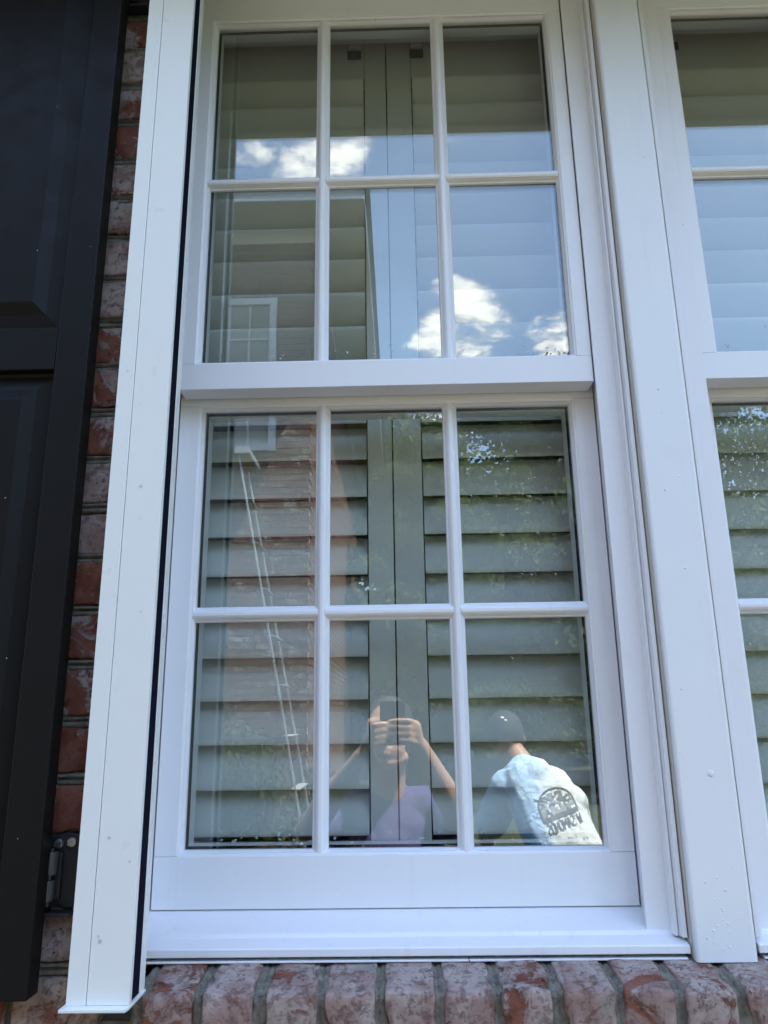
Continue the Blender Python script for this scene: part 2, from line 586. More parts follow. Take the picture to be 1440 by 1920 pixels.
def brick_mesh(name, lx, ly, lz, seed, nx=9, ny=4, nz=4, rnd=0.006, rough=0.0022):
    """a tumbled brick: rounded worn edges, uneven faces; centred"""
    rs = Vector((seed * 3.1, seed * 7.7, seed * 1.3))
    bm = bmesh.new()
    idx = {}

    def u(i, n):
        t = i / n
        return t * .3 + (.5 - .5 * math.cos(math.pi * t)) * .7 - .5

    def vert(i, j, k):
        key = (i, j, k)
        if key not in idx:
            p = Vector((u(i, nx) * lx, u(j, ny) * ly, u(k, nz) * lz))
            c = Vector((max(-lx / 2 + rnd, min(lx / 2 - rnd, p.x)), max(-ly / 2 + rnd, min(ly / 2 - rnd, p.y)), max(-lz / 2 + rnd, min(lz / 2 - rnd, p.z))))
            d = p - c
            if d.length > 1e-9:
                p = c + d.normalized() * min(d.length, rnd)
            near = sum(1 for q, l in zip(p, (lx, ly, lz)) if l / 2 - abs(q) < .0055)
            if near >= 2:
                chip = max(0.0, mnoise.noise(p * 48 + rs * 1.7) - .05) * .012
                p -= Vector((p.x / lx, p.y / ly, p.z / lz)).normalized() * chip
            nv = mnoise.noise_vector(p * 70 + rs) * rough * .7 + mnoise.noise_vector(p * 16 + rs) * rough
            idx[key] = bm.verts.new(p + nv)
        return idx[key]
    for i in range(nx):
        for k in range(nz):
            bm.faces.new((vert(i, 0, k), vert(i + 1, 0, k), vert(i + 1, 0, k + 1), vert(i, 0, k + 1)))
            bm.faces.new((vert(i, ny, k), vert(i, ny, k + 1), vert(i + 1, ny, k + 1), vert(i + 1, ny, k)))
    for i in range(nx):
        for j in range(ny):
            bm.faces.new((vert(i, j, nz), vert(i + 1, j, nz), vert(i + 1, j + 1, nz), vert(i, j + 1, nz)))
            bm.faces.new((vert(i, j, 0), vert(i, j + 1, 0), vert(i + 1, j + 1, 0), vert(i + 1, j, 0)))
    for j in range(ny):
        for k in range(nz):
            bm.faces.new((vert(nx, j, k), vert(nx, j + 1, k), vert(nx, j + 1, k + 1), vert(nx, j, k + 1)))
            bm.faces.new((vert(0, j, k), vert(0, j, k + 1), vert(0, j + 1, k + 1), vert(0, j + 1, k)))
    me = bpy.data.meshes.new(name)
    bm.to_mesh(me)
    bm.free()
    me.materials.append(M['brick'])
    me.shade_smooth()
    return me


BL = 0.206
stretchers = [brick_mesh('brick_face', BL, 0.05, PITCH - 0.0125, s, 20, 6, 9, 0.0028, 0.0016) for s in range(6)]
rng = random.Random(11)
halves = [brick_mesh('half_brick_face', .098, 0.05, PITCH - 0.0125, 12 + s_, 12, 6, 9, 0.0028, 0.0016) for s_ in range(3)]


def lay_brick(me, xc, zc_):
    put('brick', me, wall, (xc + rng.uniform(-.0015, .0015), WY + 0.025 + rng.uniform(-.0025, .0025), zc_ - GZ + rng.uniform(-.0015, .0015)),
        (rng.uniform(-.01, .01), (math.pi if rng.random() < .5 else 0) + rng.uniform(-.008, .008), rng.uniform(-.008, .008)))


for k in range(-9, 22):
    zc_ = Z0 + PITCH * (k + 0.5)
    under = zc_ < -0.24
    xe = 1.40 if under else -.3365
    stop = -1.35
    if k % 2:
        lay_brick(halves[rng.randrange(3)], xe - .049, zc_)
        xe -= .098 + .011
    if k == 4 or k == 15:
        xe -= .0
    while xe - BL > stop:
        lay_brick(stretchers[rng.randrange(6)], xe - BL / 2, zc_)
        xe -= BL + .011

# tooled bed joints: two soft beads with a dark line between
bed = MB()
for k in range(-2, 22):
    z = Z0 + PITCH * k
    n = 60
    prof = [(-0.0915, -.0075), (-0.0975, -.0055), (-0.0985, -.0015), (-0.0935, .0002), (-0.0935, .0016), (-0.0992, .0030), (-0.0970, .0058), (-0.0915, .0078)]
    vs, fs = [], []
    x0, x1 = -0.75, -0.345
    for i in range(n + 1):
        x = x0 + (x1 - x0) * i / n
        dz = 0.0013 * mnoise.noise(Vector((x * 14, z * 30, 0)))
        for j, (py, pz) in enumerate(prof):
            dy = 0.0012 * mnoise.noise(Vector((x * 45, z * 20, j * 3.1)))
            vs.append((x, py + dy, z + dz + pz + 0.0007 * mnoise.noise(Vector((x * 60, z * 20, j * 5.1 + 9)))))
    m_ = len(prof)
    for i in range(n):
        for j in range(m_ - 1):
            fs.append((i * m_ + j, (i + 1) * m_ + j, (i + 1) * m_ + j + 1, i * m_ + j + 1))
    bed.add(vs, fs)
o = P(bed.build('bed_joint_mortar', M['mortar'], wall, smooth=True))
o['kind'] = 'stuff'

# rowlock sill: bricks on edge, tops pitched outward
RP = 0.0667
rows = [brick_mesh('rowlock_face', RP - 0.0115, 0.150, 0.10, 20 + s, 14, 18, 14, 0.0028, 0.0020) for s in range(6)]
TILT = math.atan2(0.009, 0.075)
row_m = MB()
xj = -0.2835
i = 0
while xj < 1.35:
    xm = xj + RP / 2
    # top surface passes (y=-.045, z=-.1125) to (y=-.12, z=-.1215)
    cy, cz = -0.120 + 0.075, -0.1215 + 0.009 - 0.05
    put('brick', rows[rng.randrange(6)], wall, (xm + rng.uniform(-.0015, .0015), cy + rng.uniform(-.003, .003), cz - GZ + rng.uniform(-.0015, .0012)),
        (TILT + rng.uniform(-.012, .012), rng.uniform(-.01, .01), rng.uniform(-.018, .018)))
    i += 1
    xj += RP
# mortar between and under the rowlock bricks
n = 26
for s in range(i + 1):
    xc = -0.2835 + RP * s
    vs, fs = [], []
    path = [(-0.02, -0.1145), (-0.05, -0.1180), (-0.08, -0.1215), (-0.10, -0.1240), (-0.1125, -0.1262), (-0.1150, -0.1310), (-0.1150, -0.145), (-0.1148, -0.165), (-0.1148, -0.20)]
    fine = []
    for a in range(len(path) - 1):
        for t in (0, .125, .25, .375, .5, .625, .75, .875):
            fine.append((path[a][0] * (1 - t) + path[a + 1][0] * t, path[a][1] * (1 - t) + path[a + 1][1] * t))
    prof = [(-.0115, .006), (-.0088, .0010), (-.0035, .0002), (-.0006, .0022), (.0008, .0022), (.0036, .0002), (.0090, .0008), (.0115, .006)]
    for a, (y, z) in enumerate(fine):
        for j, (dx, inset) in enumerate(prof):
            nn = mnoise.noise(Vector((s * 7.7, y * 50 + z * 40, j * 2.3))) * .7 + mnoise.noise(Vector((s * 5.7, y * 180 + z * 180, j * 5.3))) * .6
            n2 = mnoise.noise(Vector((s * 3.7 + 50, y * 40 + z * 40, 0)))
            n3 = mnoise.noise(Vector((s * 9.1 + 20, y * 60 - z * 60, (dx > 0) * 7.0)))
            if a < 36:
                vs.append((xc + dx * (1 + .35 * n3) + 0.0022 * n2, y, z - inset + 0.0024 * nn + .0012))
            else:
                vs.append((xc + dx * (1 + .35 * n3) + 0.0022 * n2, y + inset + 0.0024 * nn - .0012, z))
    for a in range(len(fine) - 1):
        for j in range(7):
            fs.append((a * 8 + j, a * 8 + j + 1, (a + 1) * 8 + j + 1, (a + 1) * 8 + j))
    row_m.add(vs, fs)
o = P(row_m.build('rowlock_mortar', M['mortar'], wall, smooth=True))
o['kind'] = 'stuff'

# eave of this house above the windows
eave = MB()
eave.box(-6, 9, -0.365, -0.089, 1.4685, 1.482)
P(eave.build('soffit', M['soffit'], wall))
eave = MB()
eave.box(-6, 9, -0.388, -0.366, 1.4600, 1.64)
P(eave.build('fascia', M['track'], wall, 0.002))
eave = MB()
eave.add([(-6, -0.44, 1.63), (9, -0.44, 1.63), (9, 4.6, 4.0), (-6, 4.6, 4.0), (-6, -0.44, 1.66), (9, -0.44, 1.66), (9, 4.6, 4.03), (-6, 4.6, 4.03)],
         [(0, 3, 2, 1), (4, 5, 6, 7), (0, 1, 5, 4), (1, 2, 6, 5), (2, 3, 7, 6), (3, 0, 4, 7)])
P(eave.build('lower_roof', M['roof'], wall))
gb = MB()
for gx0 in (-5.9, 8.7):
    gb.prism([(-.08, GZ), (-.08, 1.62), (4.5, 3.93), (4.5, GZ)], 'x', gx0, gx0 + .2)
gb.box(-5.9, 8.9, 4.5, 4.7, GZ, 3.95)
P(gb.build('side_and_back_walls', M['mortar'], wall))

# room behind the shutters
room = MB()
X0, X1, Y0, Y1, ZA, ZB = -1.2, 2.0, 0.302, 3.2, -1.2, 1.9
room.box(X0, X1, Y1, Y1 + .05, ZA, ZB)
room.box(X0 - .05, X0, Y0, Y1, ZA, ZB)
room.box(X1, X1 + .05, Y0, Y1, ZA, ZB)
room.box(X0, X1, Y0, Y1, ZB, ZB + .05)
room.box(X0, X1, Y0, Y1, ZA - .05, ZA)
o = room.build('room_walls', M['room'])
tag(o, 'dim unlit room walls behind the white louvred shutters', 'room', kind='structure')

# ------------------------------------------------------------------ double-hung windows
GX = 0.285
JL = [(.3553, -.046), (.3500, -.046), (.3494, -.0400), (.3484, -.0345), (.3478, -.0345), (.3474, -.0375), (.3446, -.0375), (.3442, -.0345), (.3436, -.022), (.3145, -.022),
      (.3145, -.0185), (.3245, .024), (.3245, .094), (.3555, .094)]
MUN = [(-.0115, 0.0), (-.0105, -.0035), (-.0085, -.0045), (-.0060, -.0085), (-.0050, -.0090), (-.0050, -.0105), (-.0020, -.0125), (.0020, -.0125),
       (.0050, -.0105), (.0050, -.0090), (.0060, -.0085), (.0085, -.0045), (.0105, -.0035), (.0115, 0.0)]


def make_window(cx, label):
    W_ = empty('double_hung_window', (cx, 0, -0.106))
    tag(W_, label, 'window', 'double-hung windows', 'thing')
    base = -0.106

    def Q(o):
        o.location.z -= base
        return o
    # fixed frame
    for s in (1, -1):
        prof = [(p[0] * s, p[1]) for p in JL]
        Q(MB().prism(prof, 'z', -0.0905, 1.462).build('jamb', M['frame'], W_, 0.0009))
    head = [(-.045, 1.425), (-.045, 1.4615), (.094, 1.4615), (.094, 1.415), (.024, 1.415), (-.0185, 1.403), (-.022, 1.403), (-.022, 1.420), (-.035, 1.420), (-.035, 1.425)]
    Q(MB().prism(head, 'x', -.3140, .3140).build('head_jamb', M['frame'], W_, 0.0009))
    sill = [(-.052, -.1065), (-.052, -.0975), (-.0508, -.0965), (-.026, -.0918), (-.0242, -.0872), (-.022, -.0868), (.034, -.0712), (.094, -.0680), (.094, -.1065)]
    Q(MB().prism(sill, 'x', -.3555, .3555).build('sill', M['frame'], W_, 0.0011))
    # loose flashing strip under the sill nose
    Q(MB().box(-.350, .090, -.0515, -.0250, -.1128, -.1104).build('flashing_strip', M['frame'], W_, 0.0006))
    Q(MB().box(.0910, .352, -.0512, -.0250, -.1130, -.1106).build('flashing_strip', M['frame'], W_, 0.0006))
    # caulk against the neighbouring trim
    for s in (1, -1):
        Q(MB().prism([(.3570 * s, -.030), (.3570 * s, -.0440), (.3574 * s, -.0475), (.3580 * s, -.0500), (.3588 * s, -.0510), (.3588 * s, -.030)], 'z', -.108, 1.46).build('caulk_bead', M['caulk'], W_, smooth=False))

    def sash(name, yg, zlo, zhi, xo, rail_lo, rail_hi, depth_back, front=-0.015):
        S = empty(name, (0, 0, 0), W_)
        Q(S)
        yf = yg + front
        yb = yg + depth_back
        bd = 0.0065
        e = 0.0004
        st = [(GX + bd, yf), (GX + bd, yg + .004), (GX - .004, yg + .006), (GX - .004, yb), (xo, yb), (xo, yf)]
        for s in (1, -1):
            MB().prism([(x * s, y) for x, y in st], 'z', zlo - bd + e, zhi + bd - e).build('stile', M['vinyl'], S, 0.0007)
        # rails run the whole width
        lo = [(yf - .0003, rail_lo), (yf - .0003, zlo - bd), (yg + .004, zlo - bd), (yg + .006, zlo + .004), (yb, zlo + .004), (yb, rail_lo)]
        MB().prism(lo, 'x', -xo, xo).build('bottom_rail', M['vinyl'], S, 0.0007)
        hi = [(yf - .0003, rail_hi), (yf - .0003, zhi + bd), (yg + .004, zhi + bd), (yg + .006, zhi - .004), (yb, zhi - .004), (yb, rail_hi)]
        MB().prism(hi, 'x', -xo, xo).build('top_rail', M['vinyl'], S, 0.0007)
        # glazing bead, mitred picture-frame
        bp = [(0.0, yg - .0035), (0.0012, yg - .0065), (0.0030, yg - .0095), (0.0034, yg - .0125), (bd, yf + .0012), (bd, yg + .0035), (0, yg + .0035)]
        b = MB()
        for s in (1, -1):
            b.prism([((GX + q) * s, y) for q, y in bp], 'z', zlo, zhi, lambda p: -(abs(p[0]) - GX), lambda p: (abs(p[0]) - GX))
        b.prism([(y, zlo - q) for q, y in bp], 'x', -GX, GX, lambda p: -(zlo - p[1]), lambda p: (zlo - p[1]))
        b.prism([(y, zhi + q) for q, y in bp], 'x', -GX, GX, lambda p: -(p[1] - zhi), lambda p: (p[1] - zhi))
        b.build('glazing_bead', M['vinyl'], S, 0.0003)
        # muntins
        xm = (2 * GX / 3 - .0115 / 3) / 2 + .0115 / 2
        xm = GX - ((2 * GX - 2 * .023) / 3 + .0115)
        zm = (zlo + zhi) / 2
        ym = yg - .0006
        for s in (1, -1):
            MB().prism([(xm * s + u, ym + v) for u, v in MUN], 'z', zlo - .0055, zhi + .0055).build('vertical_muntin', M['vinyl'], S, 0.0004)
        edges = [-GX - .003, -xm, xm, GX + .003]
        for i in range(3):
            a = edges[i] + (.0 if i == 0 else .0052)
            c = edges[i + 1] - (.0 if i == 2 else .0052)
            fa = (lambda p: 0) if i == 0 else (lambda p: (abs(p[1] - zm) > .0052) * 0.0)
            MB().prism([(ym + v * .97, zm + u) for u, v in MUN], 'x', a, c).build('horizontal_muntin', M['vinyl'], S, 0.0004)
        # dark spacer of the sealed unit, just inside the glass edge
        sp = MB()
        for s in (1, -1):
            sp.box(min(s * (GX - .0035), s * (GX + .003)), max(s * (GX - .0035), s * (GX + .003)), yg + .0042, yg + .0058, zlo - .003, zhi + .003)
        sp.box(-GX + .0036, GX - .0036, yg + .0042, yg + .0058, zlo - .003, zlo + .0035)
        sp.box(-GX + .0036, GX - .0036, yg + .0042, yg + .0058, zhi - .0035, zhi + .003)
        sp.build('glazing_spacer', M['slot'], S)
        # panes
        for i in range(3):
            for j in range(2):
                xa = [-GX - .003, -xm, xm][i] + .0003
                xb = [-xm, xm, GX + .003][i] - .0003
                za, zb = ((zlo - .003, zm) if j == 0 else (zm, zhi + .003))
                g = MB().box(xa, xb, yg, yg + .004, za + .0003, zb - .0003).build('pane', M['glass'], S)
        return S
    sash('upper_sash', 0.0, .7035, 1.3495, .3135, .655, 1.4025, .022)
    sash('lower_sash', .042, 0.0, .6396, .3222, -.0712, .668, .032)
    # finger-tight dark gasket where the sashes meet the stops
    return W_


win1 = make_window(0.0, 'white double-hung window in full view, six panes above six panes')
win2 = make_window(0.7925, 'white double-hung window beyond the mullion post, cut off by the picture edge')

# ------------------------------------------------------------------ post between the windows
post = MB()
r = 0.0045
pp = []
xa, xb = 0.3592, 0.4315
for cx_, cy_, a0 in ((xa + r, -.060 + r, 180), (xb - r, -.060 + r, 270)):
    for t in range(5):
        a = R(a0 + 90 * t / 4)
        pp.append((cx_ + r * math.cos(a), cy_ + r * math.sin(a)))
pp += [(xb, .09), (xa, .09)]
post.prism(pp, 'z', -.1135, 1.466)
o = post.build('mullion_post', M['post'], smooth=False)
tag(o, 'flat white painted wooden post between the two windows', 'post', kind='thing')
for (x, z, rr) in ((.401, .098, .0042), (.392, .62, .002), (.385, .47, .0022), (.399, .36, .0018)):
    MB().ell((x, -.0600, z), (rr, .0012, rr), seg=14, rings=6).build('nail_head', M['post'], o, smooth=True)
bl = MB()
rb = random.Random(5)
for _ in range(36):
    if rb.random() < .5:
        x, z = rb.gauss(.392, .018), rb.gauss(-.055, .025)
    else:
        x, z = rb.uniform(.364, .427), rb.uniform(-.1, 1.3)
    if not (.364 < x < .427 and -.105 < z < 1.35):
        continue
    rr = rb.uniform(.0006, .0016)
    bl.ell((x, -.0600, z), (rr * rb.uniform(.8, 1.6), .00035, rr * rb.uniform(.8, 1.6)), seg=8, rings=4)
b_ = bl.build('paint_blister', M['post'], o, smooth=True)
b_['kind'] = 'stuff'

# ------------------------------------------------------------------ screen track on the left of the window
tr = empty('screen_track', (-0.318, -0.10, -0.125))
tag(tr, 'tall white metal side track with a dark slot, left of the full window', 'track')


def T(o):
    o.location = (0.318, 0.10, 0.125)
    return o


TB, TT = -.1225, 1.4660
XL, XS, XR = -.3520, -.3302, -.2835
YF, YB_ = -.1550, -.1010
T(MB().box(XS + .0003, XR, YF, YF + .0085, TB, TT).build('front_face', M['track'], tr, 0.0006))
T(MB().box(XL, XS - .0003, YF - .0006, YF + .012, TB, TT).build('front_cover_strip', M['track'], tr, 0.0006))
T(MB().box(XL, XL + .002, YF + .0121, YB_, TB, TT).build('outer_side', M['track'], tr))
T(MB().box(XL + .0021, XR - .001, YB_ - .004, YB_, TB, TT).build('back_plate', M['track'], tr))
T(MB().box(XR - .0085, XR - .0012, YB_ - .016, YB_ - .0041, TB, TT).build('inner_lip', M['track'], tr, 0.0006))
T(MB().box(XS + .0010, XR - .0020, YF + .0087, YB_ - .0165, TB, TT).build('slot_lining', M['slot'], tr))
cap = [(XL - .0035, YF - .011), (XR - .0005, YF - .011), (XR + .0015, YF - .002), (XR + .0015, YB_ - .002), (XL - .0035, YB_ - .002)]
T(MB().prism(cap, 'z', TB - .0036, TB - .0001).build('end_cap', M['track'], tr, 0.0008))

# ------------------------------------------------------------------ black panelled shutter
sh = empty('panelled_shutter', (-.60, -.122, -.12))
tag(sh, 'black raised-panel wooden shutter mounted on the brick wall', 'shutter')


def S_(o):
    o.location = (.60, .122, .12)
    return o


SR, SLc, SF, SB = -.3975, -.80, -.150, -.122
STI = .044
ZB_, ZT_ = -.120, 1.70
rails = [(ZB_, -.030), (.628, .6905), (1.61, ZT_)]
S_(MB().box(SR - STI, SR, SF, SB, ZB_, ZT_).build('stile', M['black'], sh, .0016))
S_(MB().box(SLc, SLc + STI, SF, SB, ZB_, ZT_).build('stile', M['black'], sh, .0016))
for a, b in rails:
    S_(MB().box(SLc + STI + .0006, SR - STI - .0006, SF + .0004, SB, a, b).build('rail', M['black'], sh, .0016))
for a, b in ((rails[0][1], rails[1][0]), (rails[1][1], rails[2][0])):
    x0, x1, z0, z1 = SLc + STI + .0008, SR - STI - .0008, a + .0006, b - .0006
    pm = MB()
    steps = [(0, SF + .013), (.004, SF + .0155), (.024, SF + .0105), (.0395, SF + .0020), (.0410, SF + .0016)]
    vs, fs = [], []
    for ins, y in steps:
        vs += [(x0 + ins, y, z0 + ins), (x1 - ins, y, z0 + ins), (x1 - ins, y, z1 - ins), (x0 + ins, y, z1 - ins)]
    for q in range(len(steps) - 1):
        for i in range(4):
            fs.append((q * 4 + i, q * 4 + (i + 1) % 4, q * 4 + 4 + (i + 1) % 4, q * 4 + 4 + i))
    e = len(vs) - 4
    fs.append((e, e + 1, e + 2, e + 3))
    vs += [(x0, SB, z0), (x1, SB, z0), (x1, SB, z1), (x0, SB, z1)]
    k = len(vs) - 4
    for i in range(4):
        fs.append((k + i, k + (i + 1) % 4, (i + 1) % 4, i))
    fs.append((k + 3, k + 2, k + 1, k))
    pm.add(vs, fs)
    S_(pm.build('raised_panel', M['black'], sh))

# ------------------------------------------------------------------ hinge hardware on the brick between shutter and track
for zc0 in (0.003, 1.322):
    hg = empty('hinge', (-.392 + .60, WY + .122, zc0 + .12), sh)
    pl = MB()
    outl = [(-.026, .036), (-.018, .041), (-.008, .0385), (.004, .0415), (.014, .040), (.021, .0385), (.021, -.040), (.010, -.041), (.000, -.036), (-.010, -.041), (-.026, -.040)]
    pl.prism(outl, 'y', -.0065, -.0012)
    pl.build('plate', M['iron'], hg, .0008)
    for x in (-.0035, .0125):
        sc = MB()
        sc.tube((x, -.0066, .0295 + x * .1), (x, -.0098, .0295 + x * .1), .0058, .0050, 16)
        sc.box(x - .0048, x + .0048, -.0104, -.0096, .0297 + x * .1, .0325 + x * .1)
        sc.box(x - .0048, x + .0048, -.0104, -.0096, .0262 + x * .1, .0290 + x * .1)
        sc.build('screw', M['zinc'], hg, .0003)
    MB().tube((-.0065, -.017, .022), (-.0065, -.017, -.003), .0078, .0078, 18).build('knuckle', M['pin'], hg, .0012)
    MB().tube((-.0075, -.017, -.009), (-.0075, -.017, -.031), .0074, .0070, 18).build('knuckle', M['pin'], hg, .0012)
    MB().tube((-.0068, -.017, .0255), (-.0072, -.017, -.036), .0035, .0035, 12).build('pin', M['iron'], hg)
    MB().box(-.012, .004, -.0128, -.0066, -.030, .020).build('knuckle_arm', M['iron'], hg, .001)
    MB().box(-.034, .022, -.020, -.0012, -.0475, -.0430).build('lower_bracket', M['iron'], hg, .0008)

# ------------------------------------------------------------------ interior plantation shutters
LP = .0641
lou = {}


def louver_mesh(L):
    key = round(L, 4)
    if key not in lou:
        n = 20
        prof = []
        for i in range(n):
            t = 2 * math.pi * i / n
            c, s = math.cos(t), math.sin(t)
            prof.append((.0056 * math.copysign(abs(s) ** .85, s), .0375 * math.copysign(abs(c) ** .9, c)))
        lou[key] = MB().prism(prof, 'x', -L / 2, L / 2).mesh('louver_blade', M['louver'], True)
        lou[key].set_sharp_from_angle(angle=R(50))
    return lou[key]


def plantation(cx, xa, xb, sl, sr, tilt, label, latch_x):
    S = empty('plantation_shutter', (cx, .130, -.09))
    tag(S, label, 'shutter', 'white interior louvred shutters')

    def Q(o):
        o.location = (0, -.130, .09)
        return o
    Q(MB().box(xa, xa + sl, .1165, .1435, -.09, 1.438).build('stile', M['louver'], S, .0012))
    Q(MB().box(xb - sr, xb, .1165, .1435, -.09, 1.438).build('stile', M['louver'], S, .0012))
    Q(MB().box(xa + sl + .0004, xb - sr - .0004, .1167, .1433, -.09, -.0045).build('bottom_rail', M['louver'], S, .0012))
    Q(MB().box(xa + sl + .0004, xb - sr - .0004, .1167, .1433, 1.352, 1.438).build('top_rail', M['louver'], S, .0012))
    L = xb - sr - xa - sl - .004
    me = louver_mesh(L)
    for k in range(11):
        zb = .0060 + LP * k
        put('louver', me, S, ((xa + sl + xb - sr) / 2, 0, zb + .0365 * math.cos(tilt) + .09), (-tilt, 0, 0))
    for k in range(9):
        put('louver', me, S, ((xa + sl + xb - sr) / 2, 0, 1.345 - .0655 * k - .0365 * math.cos(R(40)) + .09), (R(40), 0, 0))
    lt = MB()
    lt.box(latch_x - .013, latch_x + .013, .1125, .1164, 1.398, 1.416)
    Q(lt.build('latch_plate', M['pin'], S, .001))
    Q(MB().box(latch_x - .011, latch_x + .011, .1040, .1124, 1.418, 1.434).build('magnet_latch', M['louver'], S, .001))
    return S


plantation(0, -.392, .0075, .040, .0405, R(27), 'white louvred shutter leaf behind the full window, nearer the screen track', -.052)
plantation(0, .0095, .360, .0465, .046, R(24), 'white louvred shutter leaf behind the full window, nearer the mullion post', .068)
plantation(.7925, -.392, .0075, .040, .0405, R(17), 'white louvred shutter leaf behind the cut-off window beyond the post', -.235)

for cx, lab in ((0, 'white shutter surround inside the full window'), (.7925, 'white shutter surround inside the cut-off window')):
    f = empty('shutter_surround', (cx, .13, -.2))
    tag(f, lab, 'shutter frame')
    hd = MB().box(-.394, .394, .098, .150, 1.4395, 1.475).build('head_board', M['louver'], f, .001)
    hd2 = MB().box(-.394, .394, .0955, .102, 1.4200, 1.4392).build('head_stop', M['louver'], f, .001)
    b1 = MB().box(-.394, .394, .098, .150, -.159, -.0915).build('stool', M['louver'], f, .001)
    l1 = MB().box(-.4000, -.3945, .0955, .150, -.159, 1.475).build('side_board', M['louver'], f, .001)
    l2 = MB().box(.3640 if cx == 0 else .3945, .389 if cx == 0 else .3995, .0955, .150, -.159, 1.475).build('side_board', M['louver'], f, .001)
    for o in (hd, hd2, b1, l1, l2):
        o.location = (0, -.13, .2)

# ------------------------------------------------------------------ water drops and painted glints on the glass
rw = random.Random(21)
sp_ = MB()  # white flecks whose colour stands in for sparkling glints


def fleck(x, y, z, l, w, ang):
    rt_ = Matrix.Rotation(ang, 3, 'Y')
    sp_.ell((x, y, z), (w, .00025, l), rt_, seg=8, rings=4)


for _ in range(150):
    fleck(rw.gauss(.205, .045), .0416, rw.gauss(.43, .085), rw.uniform(.0008, .0024), rw.uniform(.0004, .0008), R(rw.gauss(-38, 14)))
for _ in range(170):
    fleck(.7925 - GX + rw.uniform(.004, .16), .0416, .62 - abs(rw.gauss(0, .16)), rw.uniform(.0008, .0028), rw.uniform(.0005, .0010), R(rw.gauss(-55, 14)))
for _ in range(50):
    fleck(rw.uniform(-.25, -.11), .0416, rw.uniform(.02, .25), rw.uniform(.0006, .0016), rw.uniform(.0004, .0008), R(rw.uniform(-60, 60)))
for _ in range(30):
    fleck(rw.uniform(-.08, .08), .0416, rw.uniform(.1, .6), rw.uniform(.0005, .0012), rw.uniform(.0004, .0007), R(rw.uniform(-60, 60)))
o = sp_.build('water_glint_flecks', M['fleck'], smooth=True)
tag(o, 'white water flecks on the lower glass, painted for its bright glints', 'water glints', kind='stuff')
dr = MB()


def drop(x, y, z, r, st=1.0):
    dr.ell((x, y, z), (r, r * .45, r * st), seg=8, rings=5)


for cx in (0, .7925):
    for _ in range(46):
        p = rw.randrange(3)
        xm = -GX + .19 * p
        drop(cx + xm + rw.uniform(.015, .175), .0416, rw.expovariate(1 / .008) + .006, rw.uniform(.0008, .0022), rw.uniform(.7, 1.2))
    for _ in range(34):
        p = rw.randrange(3)
        xm = -GX + .19 * p
        drop(cx + xm + rw.uniform(.015, .175), -.0004, .7035 + rw.expovariate(1 / .008) + .006, rw.uniform(.0008, .0020), rw.uniform(.7, 1.2))
for _ in range(150):
    drop(.7925 - GX + rw.uniform(.005, .20), .0416, .60 - abs(rw.gauss(0, .14)), rw.uniform(.0005, .0013), rw.uniform(.8, 2.0))
for _ in range(160):
    drop(rw.uniform(.11, .275), .0416, rw.gauss(.46, .09), rw.uniform(.0004, .0010), rw.uniform(.8, 1.8))
for _ in range(40):
    drop(rw.uniform(-.26, -.12), .0416, rw.uniform(.01, .26), rw.uniform(.0005, .0012), rw.uniform(.8, 1.8))
o = dr.build('water_droplets', M['drop'], smooth=True)
tag(o, 'tiny water droplets sticking to the window glass', 'droplets', kind='stuff')
td = MB()
for (x, z, r) in ((-.311, .46, .0022), (-.318, .045, .0020), (-.320, -.06, .0024), (-.293, .02, .0015), (-.30, .30, .0014), (-.34, .62, .0016), (-.322, -.055, .0013)):
    td.ell((x, YF - .0004, z), (r, .0009, r), seg=10, rings=5)
rw2 = random.Random(9)
for _ in range(9):
    td.ell((rw2.uniform(-.43, -.40) - rw2.choice((0, .045, .07)), SF - .0003 + (.013 if False else 0), rw2.uniform(-.1, 1.2)), (.0010, .0006, .0010), seg=8, rings=4)
for (x, z) in ((-.046, 1.3545), (-.008, 1.3545)):
    td.ell((x, -.0105, z), (.0024, .0024, .0030), seg=10, rings=6)
o = td.build('rain_beads', M['drop'], smooth=True)
tag(o, 'scattered rain beads on the track and shutter paint', 'droplets', kind='stuff')

# ------------------------------------------------------------------ neighbouring brick house, seen mirrored in the glass
NY = -6.0
NX = -0.84
nh_ = empty('neighbour_house', (-5, NY - 4, GZ))
tag(nh_, 'two-storey brick neighbouring house mirrored in the panes, cream eaves', 'house')


def H(o):
    o.location = (5, -(NY - 4), -GZ)
    return o


H(MB().box(-11.0, NX - .011, NY - 9.0, NY - .011, GZ, 5.2).build('wall_core', M['mortar_far'], nh_))
fb = MB()
rn = random.Random(3)
BWn, BHn = .203, .069
WX0, WX1, WZ0, WZ1 = -1.98, -1.20, 2.74, 4.41
for r_ in range(int((5.18 - GZ) / BHn)):
    z = GZ + .01 + r_ * BHn
    segs = [(NX - .1, NX)] if r_ % 2 else []
    x = NX - (.1 if r_ % 2 else 0)
    while x > -3.6:
        segs.append((x - BWn, x))
        x -= BWn
    zm_ = z + BHn / 2
    for xl, xr in segs:
        if z > 4.91:
            continue
        parts_ = [(xl, xr)]
        w0, w1 = (WX0, WX1) if WZ0 - .03 < zm_ < WZ1 + .02 else ((WX0 - .1, WX1 + .06) if WZ1 + .02 <= zm_ < WZ1 + .24 else (9, 9))
        if xl < w1 and xr > w0:
            parts_ = [(xl, min(xr, w0)), (max(xl, w1), xr)]
        for pa, pb in parts_:
            if pb - pa > .03:
                fb.box(pa + .007, pb - .007, NY - .02, NY + rn.uniform(-.003, .003), z + .008, z + BHn - .008)
    # side wall
    y = NY - (.0 if r_ % 2 else .1)
    first = True
    while y > NY - 9:
        d = rn.uniform(-.003, .003)
        fb.box(NX - .02, NX + d, y - BWn + .007, y - .007, z + .008, z + BHn - .008)
        y -= BWn
x = NX
